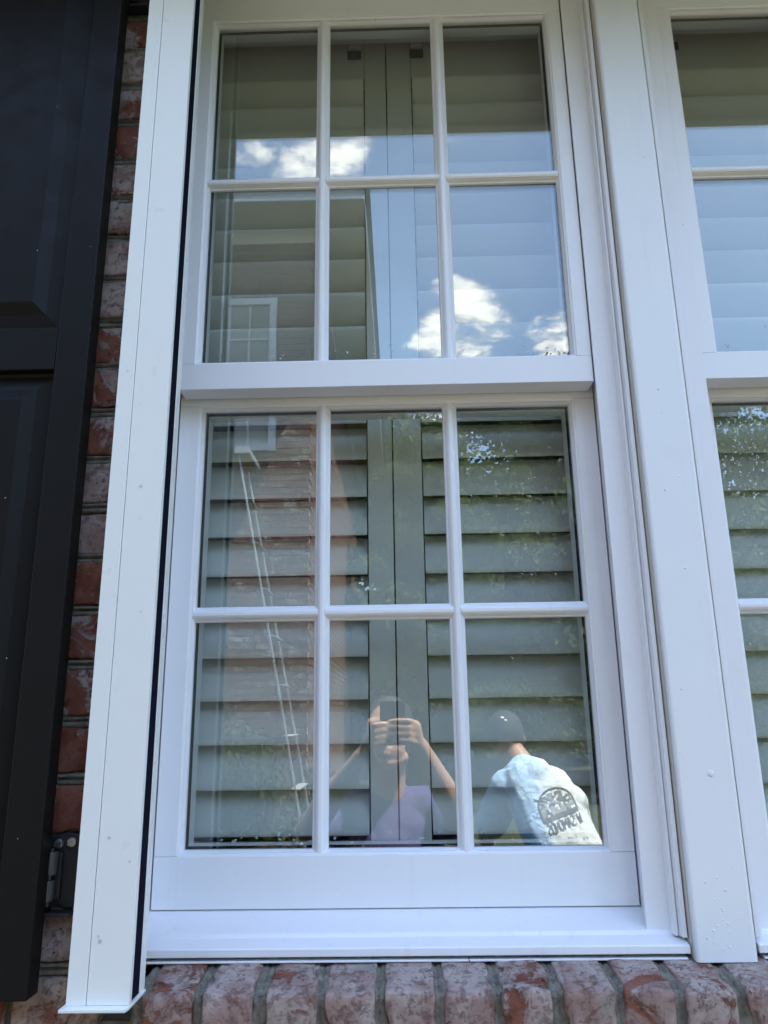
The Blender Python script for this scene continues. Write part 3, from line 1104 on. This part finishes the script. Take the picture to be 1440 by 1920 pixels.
while x > -3.7:                                                # soldier course below the frieze
    fb.box(x - .064, x - .005, NY - .02, NY + rn.uniform(0, .006), 4.985, 5.175)
    x -= .069
x = WX1 + .06
while x > WX0 - .1:                                            # flat arch over the window
    fb.box(x - .064, x - .005, NY - .02, NY + rn.uniform(.006, .012), WZ1 + .02, WZ1 + .225)
    x -= .069
o = H(fb.build('brickwork', M['brick_far'], nh_))
o['kind'] = 'stuff'
ev = MB().box(-11.5, NX + .56, NY - 9.5, NY + .52, 5.20, 5.22)
H(ev.build('soffit', M['trim_far'], nh_))
fr = MB().box(-11.0, NX + .012, NY + .0125, NY + .035, 5.05, 5.198)
fr.box(NX + .0125, NX + .035, NY - 9, NY + .012, 5.05, 5.198)
H(fr.build('frieze_board', M['trim_far'], nh_))
fs_ = MB().box(-11.55, NX + .5605, NY + .521, NY + .545, 5.19, 5.38)
fs_.box(NX + .561, NX + .585, NY - 9.5, NY + .545, 5.19, 5.38)
H(fs_.build('fascia', M['white_far'], nh_))
rf = MB().add([(-11.6, NY + .6, 5.38), (NX + .64, NY + .6, 5.38), (NX + .64, NY - 9.6, 5.38), (-11.6, NY - 9.6, 5.38), (-6.2, NY - 4.5, 8.2), (-5.4, NY - 4.5, 8.2)],
              [(0, 1, 5, 4), (1, 2, 5), (2, 3, 4, 5), (3, 0, 4), (3, 2, 1, 0)])
H(rf.build('roof', M['roof'], nh_))
wn_ = MB()
t_ = .075
wn_.box(WX0, WX0 + t_, NY - .01, NY + .02, WZ0, WZ1)
wn_.box(WX1 - t_, WX1, NY - .01, NY + .02, WZ0, WZ1)
wn_.box(WX0 + t_, WX1 - t_, NY - .01, NY + .02, WZ1 - t_, WZ1)
wn_.box(WX0 + t_, WX1 - t_, NY - .01, NY + .04, WZ0, WZ0 + t_)
wo_ = H(wn_.build('window', M['white_far'], nh_))
wm = MB()
for x in (WX0 + .285, WX1 - .285):
    wm.box(x - .011, x + .011, NY - .015, NY + .006, WZ0 + t_, WZ1 - t_)
for z in (WZ0 + .47, (WZ0 + WZ1) / 2, WZ1 - .47):
    wm.box(WX0 + t_, WX1 - t_, NY - .016, NY + .005, z - .013, z + .013)
wm.build('window_muntins', M['white_far'], wo_)
ws = MB()
for i in range(28):
    z = WZ0 + .06 + i * .056
    ws.add([(WX0 + .05, NY - .045, z), (WX1 - .05, NY - .045, z), (WX1 - .05, NY - .06, z + .052), (WX0 + .05, NY - .06, z + .052)], [(0, 1, 2, 3)])
ws.build('window_louvers', M['slat_far'], wo_)

# far gabled house on the other side of the trees
fh = empty('gabled_house', (10, -24, GZ))
tag(fh, 'distant pale gabled house half hidden by trees, mirrored in the cut-off window', 'house')
w_ = MB().box(-3.4, 3.4, -5, 0, 0, 7.0)
w_.build('wall', M['trim_far'], fh)
MB().add([(-3.7, .3, 6.9), (3.7, .3, 6.9), (0, .3, 9.6), (-3.7, -5.3, 6.9), (3.7, -5.3, 6.9), (0, -5.3, 9.6)],
         [(0, 1, 2), (3, 5, 4), (0, 2, 5, 3), (1, 4, 5, 2), (0, 3, 4, 1)]).build('roof', M['roof'], fh)

# ------------------------------------------------------------------ foliage


def leaves(clumps, per, size, seed):
    rs = np.random.RandomState(seed)
    V, F = [], []
    for (c, rad) in clumps:
        u = rs.normal(size=(per, 3))
        u /= np.linalg.norm(u, axis=1)[:, None]
        p = np.array(c) + u * (rs.rand(per, 1) ** .45) * np.array(rad)
        a = rs.normal(size=(per, 3)); a /= np.linalg.norm(a, axis=1)[:, None]
        b = np.cross(a, rs.normal(size=(per, 3))); b /= np.linalg.norm(b, axis=1)[:, None]
        s = size * (0.6 + .8 * rs.rand(per, 1))
        q = np.stack([p - a * s * .5, p + b * s * .28, p + a * s * .5, p - b * s * .28], 1)
        V.append(q.reshape(-1, 3))
    V = np.concatenate(V)
    n = len(V) // 4
    me = bpy.data.meshes.new('leaf_cloud')
    me.vertices.add(len(V)); me.vertices.foreach_set('co', V.ravel())
    me.loops.add(len(V)); me.loops.foreach_set('vertex_index', np.arange(len(V)))
    me.polygons.add(n)
    me.polygons.foreach_set('loop_start', np.arange(n) * 4)
    me.polygons.foreach_set('loop_total', np.full(n, 4))
    me.update(calc_edges=True)
    return me


def tree(x, y, h, rad, base, label, seed, per=520, size=.135):
    t = empty('broadleaf_tree', (x, y, GZ))
    tag(t, label, 'tree', 'trees beyond the lawn')
    rs = random.Random(seed)
    tk = MB()
    pts = [(0, 0, 0), (.06, .03, h * .25), (-.05, .08, h * .5), (.05, 0, h * .85)]
    rads = [.20, .16, .11, .03]
    for a in range(3):
        tk.tube(pts[a], pts[a + 1], rads[a], rads[a + 1], 10)
    cl = []
    for i in range(58):
        a = rs.uniform(0, 2 * math.pi)
        zz = base + (h - base) * rs.random()
        k = math.sin(math.pi * min(1, max(.12, (zz - base) / (h - base) * .8 + .14)))
        rr = rad * k * rs.uniform(.3, 1.0)
        c = (rr * math.cos(a), rr * math.sin(a), zz)
        cl.append((c, (rad * rs.uniform(.2, .36), rad * rs.uniform(.2, .36), rad * rs.uniform(.14, .26))))
        tk.tube((0, 0, max(h * .2, zz - rr * .6)), c, .045, .012, 6)
    tk.build('trunk', M['bark'], t)
    me = leaves(cl, per, size, seed)
    me.materials.append(M['leaf'])
    put('crown', me, t)


tree(.35, -15.5, 8.3, 2.6, 1.2, 'leafy tree mirrored in the middle lower panes, just past the neighbour house', 1)
tree(4.5, -17, 9.7, 3.5, 1.0, 'broad leafy tree mirrored in the lower pane nearest the post', 2, 640, .19)
tree(9.0, -19.0, 10.3, 3.4, 1.2, 'leafy tree mirrored in the cut-off window beyond the post', 3, 480, .14)
tree(2.3, -22, 8.2, 3.4, .8, 'further leafy tree filling the gap between two nearer trees', 4, 520, .17)
tree(14.5, -21, 10.0, 3.4, 1.2, 'leafy tree furthest along the row, past the gabled house', 5, 320, .16)
tree(.25, -11.8, 5.9, 1.5, 1.2, 'small slim tree mirrored beside the sunlit corner of the neighbour house', 6, 330, .11)
tree(3.7, -24, 12.6, 4.0, 1.0, 'taller leafy tree backing the broad tree, mirrored nearest the post', 8, 560, .22)
tree(-.55, -24, 9.6, 2.4, .8, 'tall leafy tree far behind the sunlit corner of the neighbour house', 7, 420, .18)
rs_ = random.Random(77)
wc = []
for i in range(420):
    a_ = rs_.uniform(R(-205), R(25))  # arc carried round out of view and raised to cut low sky light
    rr = rs_.uniform(33, 41)
    hx = 15.0 + 2.4 * mnoise.noise(Vector((a_ * 4, 0, 0)))
    wc.append(((rr * math.cos(a_), -4 + rr * math.sin(a_), GZ + rs_.uniform(.5, hx)), (2.4, 2.4, 1.7)))
me = leaves(wc, 260, .42, 99)
me.materials.append(M['leaf'])
o = put('treeline', me, None)
tag(o, 'dark band of far woods behind the trees', 'woods', kind='stuff')
bushes = [(-2.35, -5.1, 1.5, .75), (-1.35, -5.2, 1.75, .70), (-.45, -5.4, 1.35, .55)]
for i, (x, y, h, rd) in enumerate(bushes):
    b = empty('shrub', (x, y, GZ))
    tag(b, ['wide rounded green shrub against the neighbour house wall, mirrored in the lowest pane',
            'taller middle green shrub against the neighbour house wall', 'small green shrub at the corner of the neighbour house'][i], 'shrub', 'shrubs along the neighbour house')
    rs = random.Random(i)
    cl = []
    st = MB()
    for q in range(16):
        a = rs.uniform(0, 6.28)
        rr = rd * rs.uniform(0, .7)
        c = (rr * math.cos(a), rr * math.sin(a) * .5, h * rs.uniform(.25, .85))
        cl.append((c, (rd * .42, rd * .34, h * .17)))
        st.tube((0, 0, 0), c, .018, .006, 5)
    st.build('stem', M['bark'], b)
    me = leaves(cl, 300, .055, 40 + i)
    me.materials.append(M['leaf2'])
    put('foliage', me, b)
for i, (x, y, h, rd) in enumerate([(.5, -12.5, 2.6, 1.2), (2.4, -13.5, 2.4, 1.2), (4.6, -14, 2.3, 1.3), (7.0, -14.5, 2.4, 1.3)]):
    b = empty('shrub', (x, y, GZ))
    tag(b, ['shrub at the foot of the tree just past the neighbour house', 'second shrub of the row under the trees, from the neighbour house',
            'third shrub of the row under the trees, from the neighbour house', 'last shrub of the row under the trees'][i], 'shrub', 'shrubs under the trees')
    rs = random.Random(50 + i)
    cl = []
    st = MB()
    for q in range(14):
        a = rs.uniform(0, 6.28)
        rr = rd * rs.uniform(0, .8)
        c = (rr * math.cos(a), rr * math.sin(a), h * rs.uniform(.2, .85))
        cl.append((c, (rd * .4, rd * .4, h * .17)))
        st.tube((0, 0, 0), c, .02, .007, 5)
    st.build('stem', M['bark'], b)
    me = leaves(cl, 260, .10, 60 + i)
    me.materials.append(M['leaf2'])
    put('foliage', me, b)

# ------------------------------------------------------------------ stepladder
ld = empty('stepladder', (-.95, -3.95, GZ))
tag(ld, 'aluminium stepladder standing open on the lawn, mirrored in the panes nearest the track', 'stepladder')
LH = 3.45
fx, bx, tx = .56, -.62, -.18
for y, k in ((.20, 'a'), (-.20, 'b')):
    yb, yt = y * 1.25, y * .75
    for (x0, nm) in ((fx, 'front_rail'), (bx, 'rear_rail')):
        m_ = MB()
        d = (Vector((tx, yt, LH)) - Vector((x0, yb, 0)))
        p0, p1 = Vector((x0, yb, 0)), Vector((tx + (.05 if x0 > 0 else -.05), yt, LH))
        w, dp = .007, .007
        vs = []
        for p in (p0, p1):
            vs += [p + Vector((-dp, -w, 0)), p + Vector((dp, -w, 0)), p + Vector((dp, w, 0)), p + Vector((-dp, w, 0))]
        m_.add(vs, [(0, 3, 2, 1), (4, 5, 6, 7), (0, 1, 5, 4), (1, 2, 6, 5), (2, 3, 7, 6), (3, 0, 4, 7)])
        m_.build(nm, M['alu'], ld, .002)
for i in range(1, 11):
    t = i / 11.0
    x = fx + (tx + .05 - fx) * t
    yh = .20 * (1.25 + (.75 - 1.25) * t) - .012
    MB().box(x - .030, x + .030, -yh, yh, LH * t - .004, LH * t + .003).build('step', M['alu'], ld, .002)
MB().box(tx - .13, tx + .13, -.19, .19, LH + .001, LH + .045).build('top_cap', M['alu'], ld, .004)
for t in (.45,):
    for y in (.18, -.18):
        MB().tube((bx + (tx - bx) * t, y, LH * t), (fx + (tx - fx) * t, y, LH * t), .006, .006, 8).build('spreader', M['pin'], ld)

# ------------------------------------------------------------------ people


def blob(name, mb, mat, parent, voxel=.007, smooth_it=6, wrinkle=0.0, wscale=9.0):
    """fuse overlapping tapered volumes into one continuous skin"""
    o = bpy.data.objects.new(name, mb.mesh(name, None))
    COL.objects.link(o)
    rm = o.modifiers.new('fuse', 'REMESH')
    rm.mode = 'VOXEL'
    rm.voxel_size = voxel
    sm = o.modifiers.new('soften', 'SMOOTH')
    sm.factor = .5
    sm.iterations = smooth_it
    dg = bpy.context.evaluated_depsgraph_get()
    dg.update()
    me = bpy.data.meshes.new_from_object(o.evaluated_get(dg))
    o.modifiers.clear()
    o.data = me
    if wrinkle:
        nr = np.zeros(len(me.vertices) * 3, dtype=np.float32)
        me.vertices.foreach_get('normal', nr)
        nr = nr.reshape(-1, 3)
        for v in me.vertices:
            n_ = Vector(nr[v.index])
            d = mnoise.noise(Vector((v.co.x * wscale, v.co.y * wscale, v.co.z * wscale * .55)))
            d2 = mnoise.noise(Vector((v.co.x * wscale * 2.3 + 7, v.co.y * wscale * 2.3, v.co.z * wscale)))
            v.co += n_ * (abs(d) * wrinkle + d2 * wrinkle * .35)
    me.materials.clear()
    me.materials.append(mat)
    me.shade_smooth()
    o.parent = parent
    return o


def at_root(o, root):
    o.location = -Vector(root.location)
    return o


# --- photographer
ph = empty('person', (-.035, -1.48, GZ))
tag(ph, 'person in a purple polo raising a phone, mirrored in the lowest middle pane', 'person')
b = MB()
hc = Vector((-.030, -1.405, .110))
rot = Matrix.Rotation(R(14), 3, 'X') @ Matrix.Rotation(R(10), 3, 'Z')


def hd(x, y, z):
    return hc + rot @ Vector((x, y, z))


b.ell(hd(0, -.012, .022), (.074, .094, .092), rot)                 # skull
b.ell(hd(0, .020, -.045), (.060, .070, .070), rot)                 # face
b.capsule(hd(0, .060, -.098), hd(0, .040, -.092), .019, .032)      # chin
b.capsule(hd(-.045, .0, -.075), hd(-.015, .05, -.098), .022, .017)  # jaw
b.capsule(hd(.045, .0, -.075), hd(.015, .05, -.098), .022, .017)
b.capsule(hd(0, .085, .005), hd(0, .112, -.034), .010, .015)       # nose
b.capsule(hd(-.013, .099, -.037), hd(.013, .099, -.037), .010, .010)
b.capsule(hd(-.022, .082, -.064), hd(.022, .080, -.064), .0070, .0070)   # lips
b.capsule(hd(-.020, .081, -.076), hd(.018, .079, -.078), .0075, .0075)
b.capsule(hd(-.040, .068, .022), hd(.040, .068, .022), .017, .017)  # brow
b.ell(hd(-.030, .072, .004), (.013, .013, .011))
b.ell(hd(.030, .072, .004), (.013, .013, .011))
for s in (-1, 1):
    b.ell(hd(s * .076, -.010, -.020), (.010, .020, .032), rot)     # ears
b.capsule((-.035, -1.455, -.135), hd(0, -.025, -.06), .058, .052)  # neck
b.capsule((-.20, -1.49, -.135), (.13, -1.49, -.135), .060, .060)
b.capsule((-.035, -1.485, -.25), (-.035, -1.475, -.62), .140, .135)
for s, kx in ((-1, -.125), (1, .055)):
    b.capsule((kx, -1.475, -.66), (kx + s * .01, -1.47, -1.06), .085, .058)
    b.capsule((kx + s * .01, -1.47, -1.06), (kx + s * .015, -1.49, -1.45), .056, .038)
    b.capsule((kx + s * .015, -1.49, -1.485), (kx + s * .03, -1.35, -1.492), .038, .030)
# right arm (towards the post) and left arm
for sh_, el, wr in (((.150, -1.50, -.140), (.187, -1.225, -.135), (.066, -1.100, .085)), ((-.22, -1.50, -.140), (-.265, -1.235, -.150), (-.098, -1.105, .060))):
    b.capsule(sh_, el, .050, .038)
    b.capsule(el, Vector(el).lerp(Vector(wr), .3), .038, .041)
    b.capsule(Vector(el).lerp(Vector(wr), .3), wr, .041, .025)
# right hand: palm beside the phone, four fingers bent over its back
b.capsule((.060, -1.092, .092), (.052, -1.082, .138), .021, .020)
b.capsule((.050, -1.090, .088), (.050, -1.086, .140), .019, .018)
for i, (z, l) in enumerate(((.152, .052), (.134, .060), (.116, .057), (.099, .046))):
    k0 = Vector((.052, -1.074, z - .004))
    k1 = Vector((.036, -1.0555, z + .002))
    k2 = Vector((.036 - l * .55, -1.0570, z + .004))
    k3 = Vector((.036 - l, -1.0625, z + .003))
    b.capsule(k0, k1, .0100, .0092, 10, 3)
    b.capsule(k1, k2, .0090, .0080, 10, 3)
    b.capsule(k2, k3, .0080, .0066, 10, 3)
b.capsule((.052, -1.100, .100), (.036, -1.098, .120), .012, .010, 10, 3)
b.capsule((.036, -1.098, .120), (.016, -1.094, .132), .0095, .0078, 10, 3)
# left hand: steadies the other edge
b.capsule((-.092, -1.100, .070), (-.074, -1.088, .108), .020, .019)
for i, (z, l) in enumerate(((.146, .036), (.128, .042), (.110, .040), (.094, .032))):
    k0 = Vector((-.072, -1.080, z - .010))
    k1 = Vector((-.060, -1.0580, z - .002))
    k2 = Vector((-.060 + l * .55, -1.0585, z + .002))
    k3 = Vector((-.060 + l * .9, -1.0632, z + .002))
    b.capsule(k0, k1, .0098, .0088, 10, 3)
    b.capsule(k1, k2, .0086, .0078, 10, 3)
    b.capsule(k2, k3, .0078, .0065, 10, 3)
b.capsule((-.080, -1.102, .085), (-.066, -1.098, .060), .012, .010, 10, 3)
b.capsule((-.066, -1.098, .060), (-.052, -1.092, .040), .0095, .0078, 10, 3)
at_root(blob('body', b, M['skin'], ph, .005, 2), ph)
b = MB()
b.ell(hd(0, -.024, .042), (.082, .094, .088), rot)
b.ell(hd(0, -.055, .0), (.078, .064, .085), rot)
at_root(blob('hair', b, M['hair'], ph, .007, 3, .004, 60), ph)
b = MB()
b.capsule((-.19, -1.49, -.138), (.115, -1.49, -.138), .078, .078)
b.capsule((-.035, -1.485, -.26), (-.035, -1.475, -.60), .158, .162)
b.capsule((.150, -1.50, -.140), (.168, -1.345, -.152), .072, .064)
b.capsule((-.22, -1.50, -.140), (-.245, -1.345, -.160), .072, .064)
b.capsule((-.095, -1.465, -.085), (-.040, -1.400, -.125), .022, .020)
b.capsule((-.035, -1.47, -.13), (-.035, -1.455, -.10), .085, .068)
b.ell((-.035, -1.478, -.34), (.195, .142, .30))    # collar wings
b.capsule((.025, -1.465, -.085), (-.030, -1.400, -.125), .022, .020)
shirt1 = at_root(blob('polo_shirt', b, M['purple'], ph, .006, 4, .010, 11), ph)
b = MB()
for s, kx in ((-1, -.125), (1, .055)):
    b.capsule((kx, -1.475, -.66), (kx + s * .012, -1.47, -1.05), .105, .085)
b.capsule((-.125, -1.475, -.66), (.055, -1.475, -.66), .125, .125)
at_root(blob('shorts', b, M['khaki'], ph, .010, 4, .006), ph)
for kx in (-.152, .085):
    at_root(blob('shoe', MB().capsule((kx, -1.50, GZ + .040), (kx, -1.33, GZ + .034), .043, .034), M['shoe'], ph, .008, 2), ph)

phn = MB()
x0, x1, z0, z1 = -.046, .027, .088, .210
phn.box(x0, x1, -1.0805, -1.0722, z0, z1)
po = phn.build('smartphone', M['phone'], None, .0025)
tag(po, 'black smartphone held up in both hands of the photographer', 'phone')

# --- the second man, bent forward with his back to the window
p2 = empty('person', (.74, -2.52, GZ))
tag(p2, 'person in a white tee with blue blotches and grey back print, bent over', 'person')
HB = Vector((.535, -2.735, .045))
b = MB()
r2 = Matrix.Rotation(R(-30), 3, 'X') @ Matrix.Rotation(R(-14), 3, 'Y')
b.ell(HB, (.075, .095, .108), r2)
b.capsule(HB + Vector((0, -.07, -.05)), HB + Vector((0, -.09, -.03)), .035, .030)
for s in (-1, 1):
    b.ell(HB + r2 @ Vector((s * .078, .0, -.012)), (.010, .020, .032), r2)
b.capsule((.612, -2.635, -.105), HB + Vector((.012, .035, -.045)), .060, .054)
b.capsule((.66, -2.60, -.19), (.74, -2.50, -.44), .085, .085)
b.capsule((.74, -2.50, -.44), (.78, -2.42, -.66), .085, .10)
b.capsule((.51, -2.65, -.19), (.79, -2.60, -.26), .055, .055)
for sh_, el, wr, hn in (((.495, -2.66, -.20), (.42, -2.84, -.42), (.47, -3.02, -.54), (.50, -3.10, -.58)), ((.80, -2.60, -.27), (.86, -2.80, -.50), (.82, -3.00, -.60), (.79, -3.08, -.62))):
    b.capsule(sh_, el, .050, .040)
    b.capsule(el, wr, .040, .027)
    b.capsule(wr, hn, .028, .024)
    for q in range(4):
        o_ = Vector((q * .018 - .027, 0, 0))
        b.capsule(Vector(hn) + o_, Vector(hn) + o_ + Vector((0, -.045, -.045)), .009, .0075, 8, 3)
    b.capsule(Vector(wr) + Vector((.02, -.02, 0)), Vector(wr) + Vector((.045, -.07, -.02)), .010, .008, 8, 3)
for s, kx in ((-1, .69), (1, .87)):
    b.capsule((kx, -2.52, -.70), (kx + s * .01, -2.53, -1.08), .085, .058)
    b.capsule((kx + s * .01, -2.53, -1.08), (kx + s * .015, -2.51, -1.46), .056, .038)
at_root(blob('body', b, M['skin'], p2, .006, 3), p2)
b = MB()
b.ell(HB + Vector((0, -.006, .022)), (.085, .106, .100), r2)
at_root(blob('hair', b, M['hair'], p2, .008, 3, .004, 60), p2)
b = MB()
b.ell(HB + Vector((-.004, -.010, .038)), (.090, .112, .098), r2)
b.capsule(HB + Vector((-.04, -.13, .02)), HB + Vector((.04, -.13, .02)), .022, .022)
cp = at_root(blob('cap', b, M['cap'], p2, .008, 3), p2)
cb = MB()  # white beads along the strap paint the bright glint on the cap
for i in range(5):
    t = i / 4
    cb.ell(HB + Vector((-.028 + .060 * t, .070 - .01 * t, .100 - .052 * t)), (.011, .010, .008), seg=8, rings=5)
bd_ = cb.build('cap_strap_glint', M['white_cap'], cp, smooth=True)
bd_.location = (0, 0, 0)
b = MB()
for k_ in (-.065, -.02, .02, .065):
    ox, oz = k_ * .947, k_ * -.25
    b.capsule((.645 + ox, -2.62, -.165 + oz), (.735 + ox, -2.45, -.43 + oz), .108, .112)
    b.capsule((.735 + ox, -2.45, -.43 + oz), (.785 + ox, -2.38, -.70 + oz), .112, .115)
b.capsule((.510, -2.63, -.165), (.785, -2.565, -.235), .080, .084)
b.capsule((.495, -2.64, -.195), (.445, -2.77, -.34), .076, .080)
b.capsule((.80, -2.59, -.27), (.845, -2.74, -.42), .076, .080)
b.capsule((.59, -2.63, -.09), (.635, -2.60, -.12), .070, .085)
tee = blob('tee_shirt', b, M['tee'], p2, .007, 5, .009, 7.5)
at_root(tee, p2)
b = MB()
b.capsule((.78, -2.52, -.72), (.78, -2.52, -.80), .150, .150)
for s, kx in ((-1, .69), (1, .87)):
    b.capsule((kx, -2.52, -.76), (kx + s * .015, -2.51, -1.44), .105, .075)
at_root(blob('jeans', b, M['denim'], p2, .010, 4, .008), p2)
for kx in (.67, .89):
    at_root(blob('shoe', MB().capsule((kx, -2.46, GZ + .042), (kx, -2.66, GZ + .036), .045, .036), M['shoe'], p2, .008, 2), p2)

# print on the back, laid on the cloth
bvh = BVHTree.FromPolygons([v.co.copy() for v in tee.data.vertices], [tuple(p.vertices) for p in tee.data.polygons])


def lay(vs, c, ang, lift=.0015, base_lift=.0022):
    """(u, v) on the print -> point on the cloth; u runs towards -x (reads correctly from the window side)"""
    out = []
    ca, sa = math.cos(ang), math.sin(ang)
    for u, v in vs:
        x = c[0] - (u * ca - v * sa) * 1.0
        z = c[1] + (-u * sa * 1.0 + v * ca)
        x = c[0] - u * ca - v * sa
        z = c[1] - u * sa + v * ca
        hit = bvh.ray_cast(Vector((x, -1.6, z)), Vector((0, -1, 0)))
        y = hit[0].y + lift + base_lift if hit[0] else -2.42
        out.append((x, y, z))
    return out


def ribbon(mb, pts, w, c, ang, lift=.0015):
    """flat printed line through pts"""
    for a in range(len(pts) - 1):
        p, q = Vector(pts[a]), Vector(pts[a + 1])
        d = (q - p)
        n_ = max(1, int(d.length / .012))
        nrm = Vector((-d.y, d.x)).normalized() * w / 2
        for i in range(n_):
            s0, s1 = p + d * (i / n_), p + d * ((i + 1) / n_)
            mb.add(lay([s0 - nrm, s1 - nrm, s1 + nrm, s0 + nrm], c, ang, lift), [(0, 1, 2, 3)])


PC, PA = (.700, -.225), R(16)
pr = MB()
arch = [(-.085, -.045)] + [(-.085 * math.cos(t * math.pi / 12), -.0 + .062 * math.sin(t * math.pi / 12)) for t in range(0, 13)] + [(.085, -.045)]
ribbon(pr, arch, .007, PC, PA)
ribbon(pr, [(-.087, -.045), (.087, -.045)], .018, PC, PA)
rp = random.Random(2)
for _ in range(16):
    u, v = rp.uniform(-.07, .07), rp.uniform(-.03, .04)
    ribbon(pr, [(u, v), (u + rp.uniform(-.03, .03), v + rp.uniform(-.02, .02)), (u + rp.uniform(-.04, .04), v + rp.uniform(-.025, .02))], rp.uniform(.003, .008), PC, PA, .0022)
po_ = pr.build('back_print', M['print'], tee)
fl = MB()
for i in range(14):
    for j in range(8):
        u0, u1 = -.080 + i * .0114, -.080 + (i + 1) * .0114
        v0, v1 = -.036 + j * .012, -.036 + (j + 1) * .012
        if (max(abs(u0), abs(u1)) / .083) ** 2 + (max(v1, 0) / .060) ** 2 < 1 and mnoise.noise(Vector((u0 * 40, v0 * 45, 3))) > -.12:
            fl.add(lay([(u0, v0), (u1, v0), (u1, v1), (u0, v1)], PC, PA, .0010), [(0, 1, 2, 3)])
fl.build('print_ground', M['print_light'], tee)
# lettering W SAMONDS
GL = {'W': [[(0, 1), (.25, 0), (.5, .7), (.75, 0), (1, 1)]], 'S': [[(1, .85), (.8, 1), (.2, 1), (0, .8), (.1, .58), (.9, .42), (1, .2), (.8, 0), (.2, 0), (0, .15)]],
      'A': [[(0, 0), (.5, 1), (1, 0)], [(.2, .35), (.8, .35)]], 'M': [[(0, 0), (0, 1), (.5, .35), (1, 1), (1, 0)]],
      'O': [[(.2, 0), (0, .25), (0, .75), (.2, 1), (.8, 1), (1, .75), (1, .25), (.8, 0), (.2, 0)]], 'N': [[(0, 0), (0, 1), (1, 0), (1, 1)]],
      'D': [[(0, 0), (0, 1), (.7, 1), (1, .75), (1, .25), (.7, 0), (0, 0)]]}
lt = MB()
u = -.084
for ch in 'W SAMONDS':
    w_ = .0135 if ch not in 'WM' else .0175
    if ch != ' ':
        for st in GL[ch]:
            ribbon(lt, [(u + p[0] * w_, -.098 + p[1] * .038) for p in st], .0042, PC, PA, .0018)
        u += w_ + .0055
    else:
        u += .010
lt.build('back_lettering', M['print'], tee)

# crest on the purple polo
bv1 = BVHTree.FromPolygons([v.co.copy() for v in shirt1.data.vertices], [tuple(p.vertices) for p in shirt1.data.polygons])
cr = MB()
rc = random.Random(8)


def lay1(x, z):
    h = bv1.ray_cast(Vector((x, -1.0, z)), Vector((0, -1, 0)))
    return (x, (h[0].y if h[0] else -1.33) + .002, z)


for (ux, uz, s) in [(0, .030, .012), (-.012, .016, .010), (.013, .016, .010)] + [(-.026 + i * .013, -.004, .009) for i in range(5)] + [(-.020 + i * .013, -.022, .009) for i in range(4)]:
    x, z = -.135 + ux, -.215 + uz
    cr.add([lay1(x - s / 2, z - s / 2), lay1(x + s / 2, z - s * .35), lay1(x + s * .4, z + s / 2), lay1(x - s * .45, z + s * .4)], [(0, 1, 2, 3)])
cr.build('crest', M['gold'], shirt1)

bpy.context.view_layer.update()
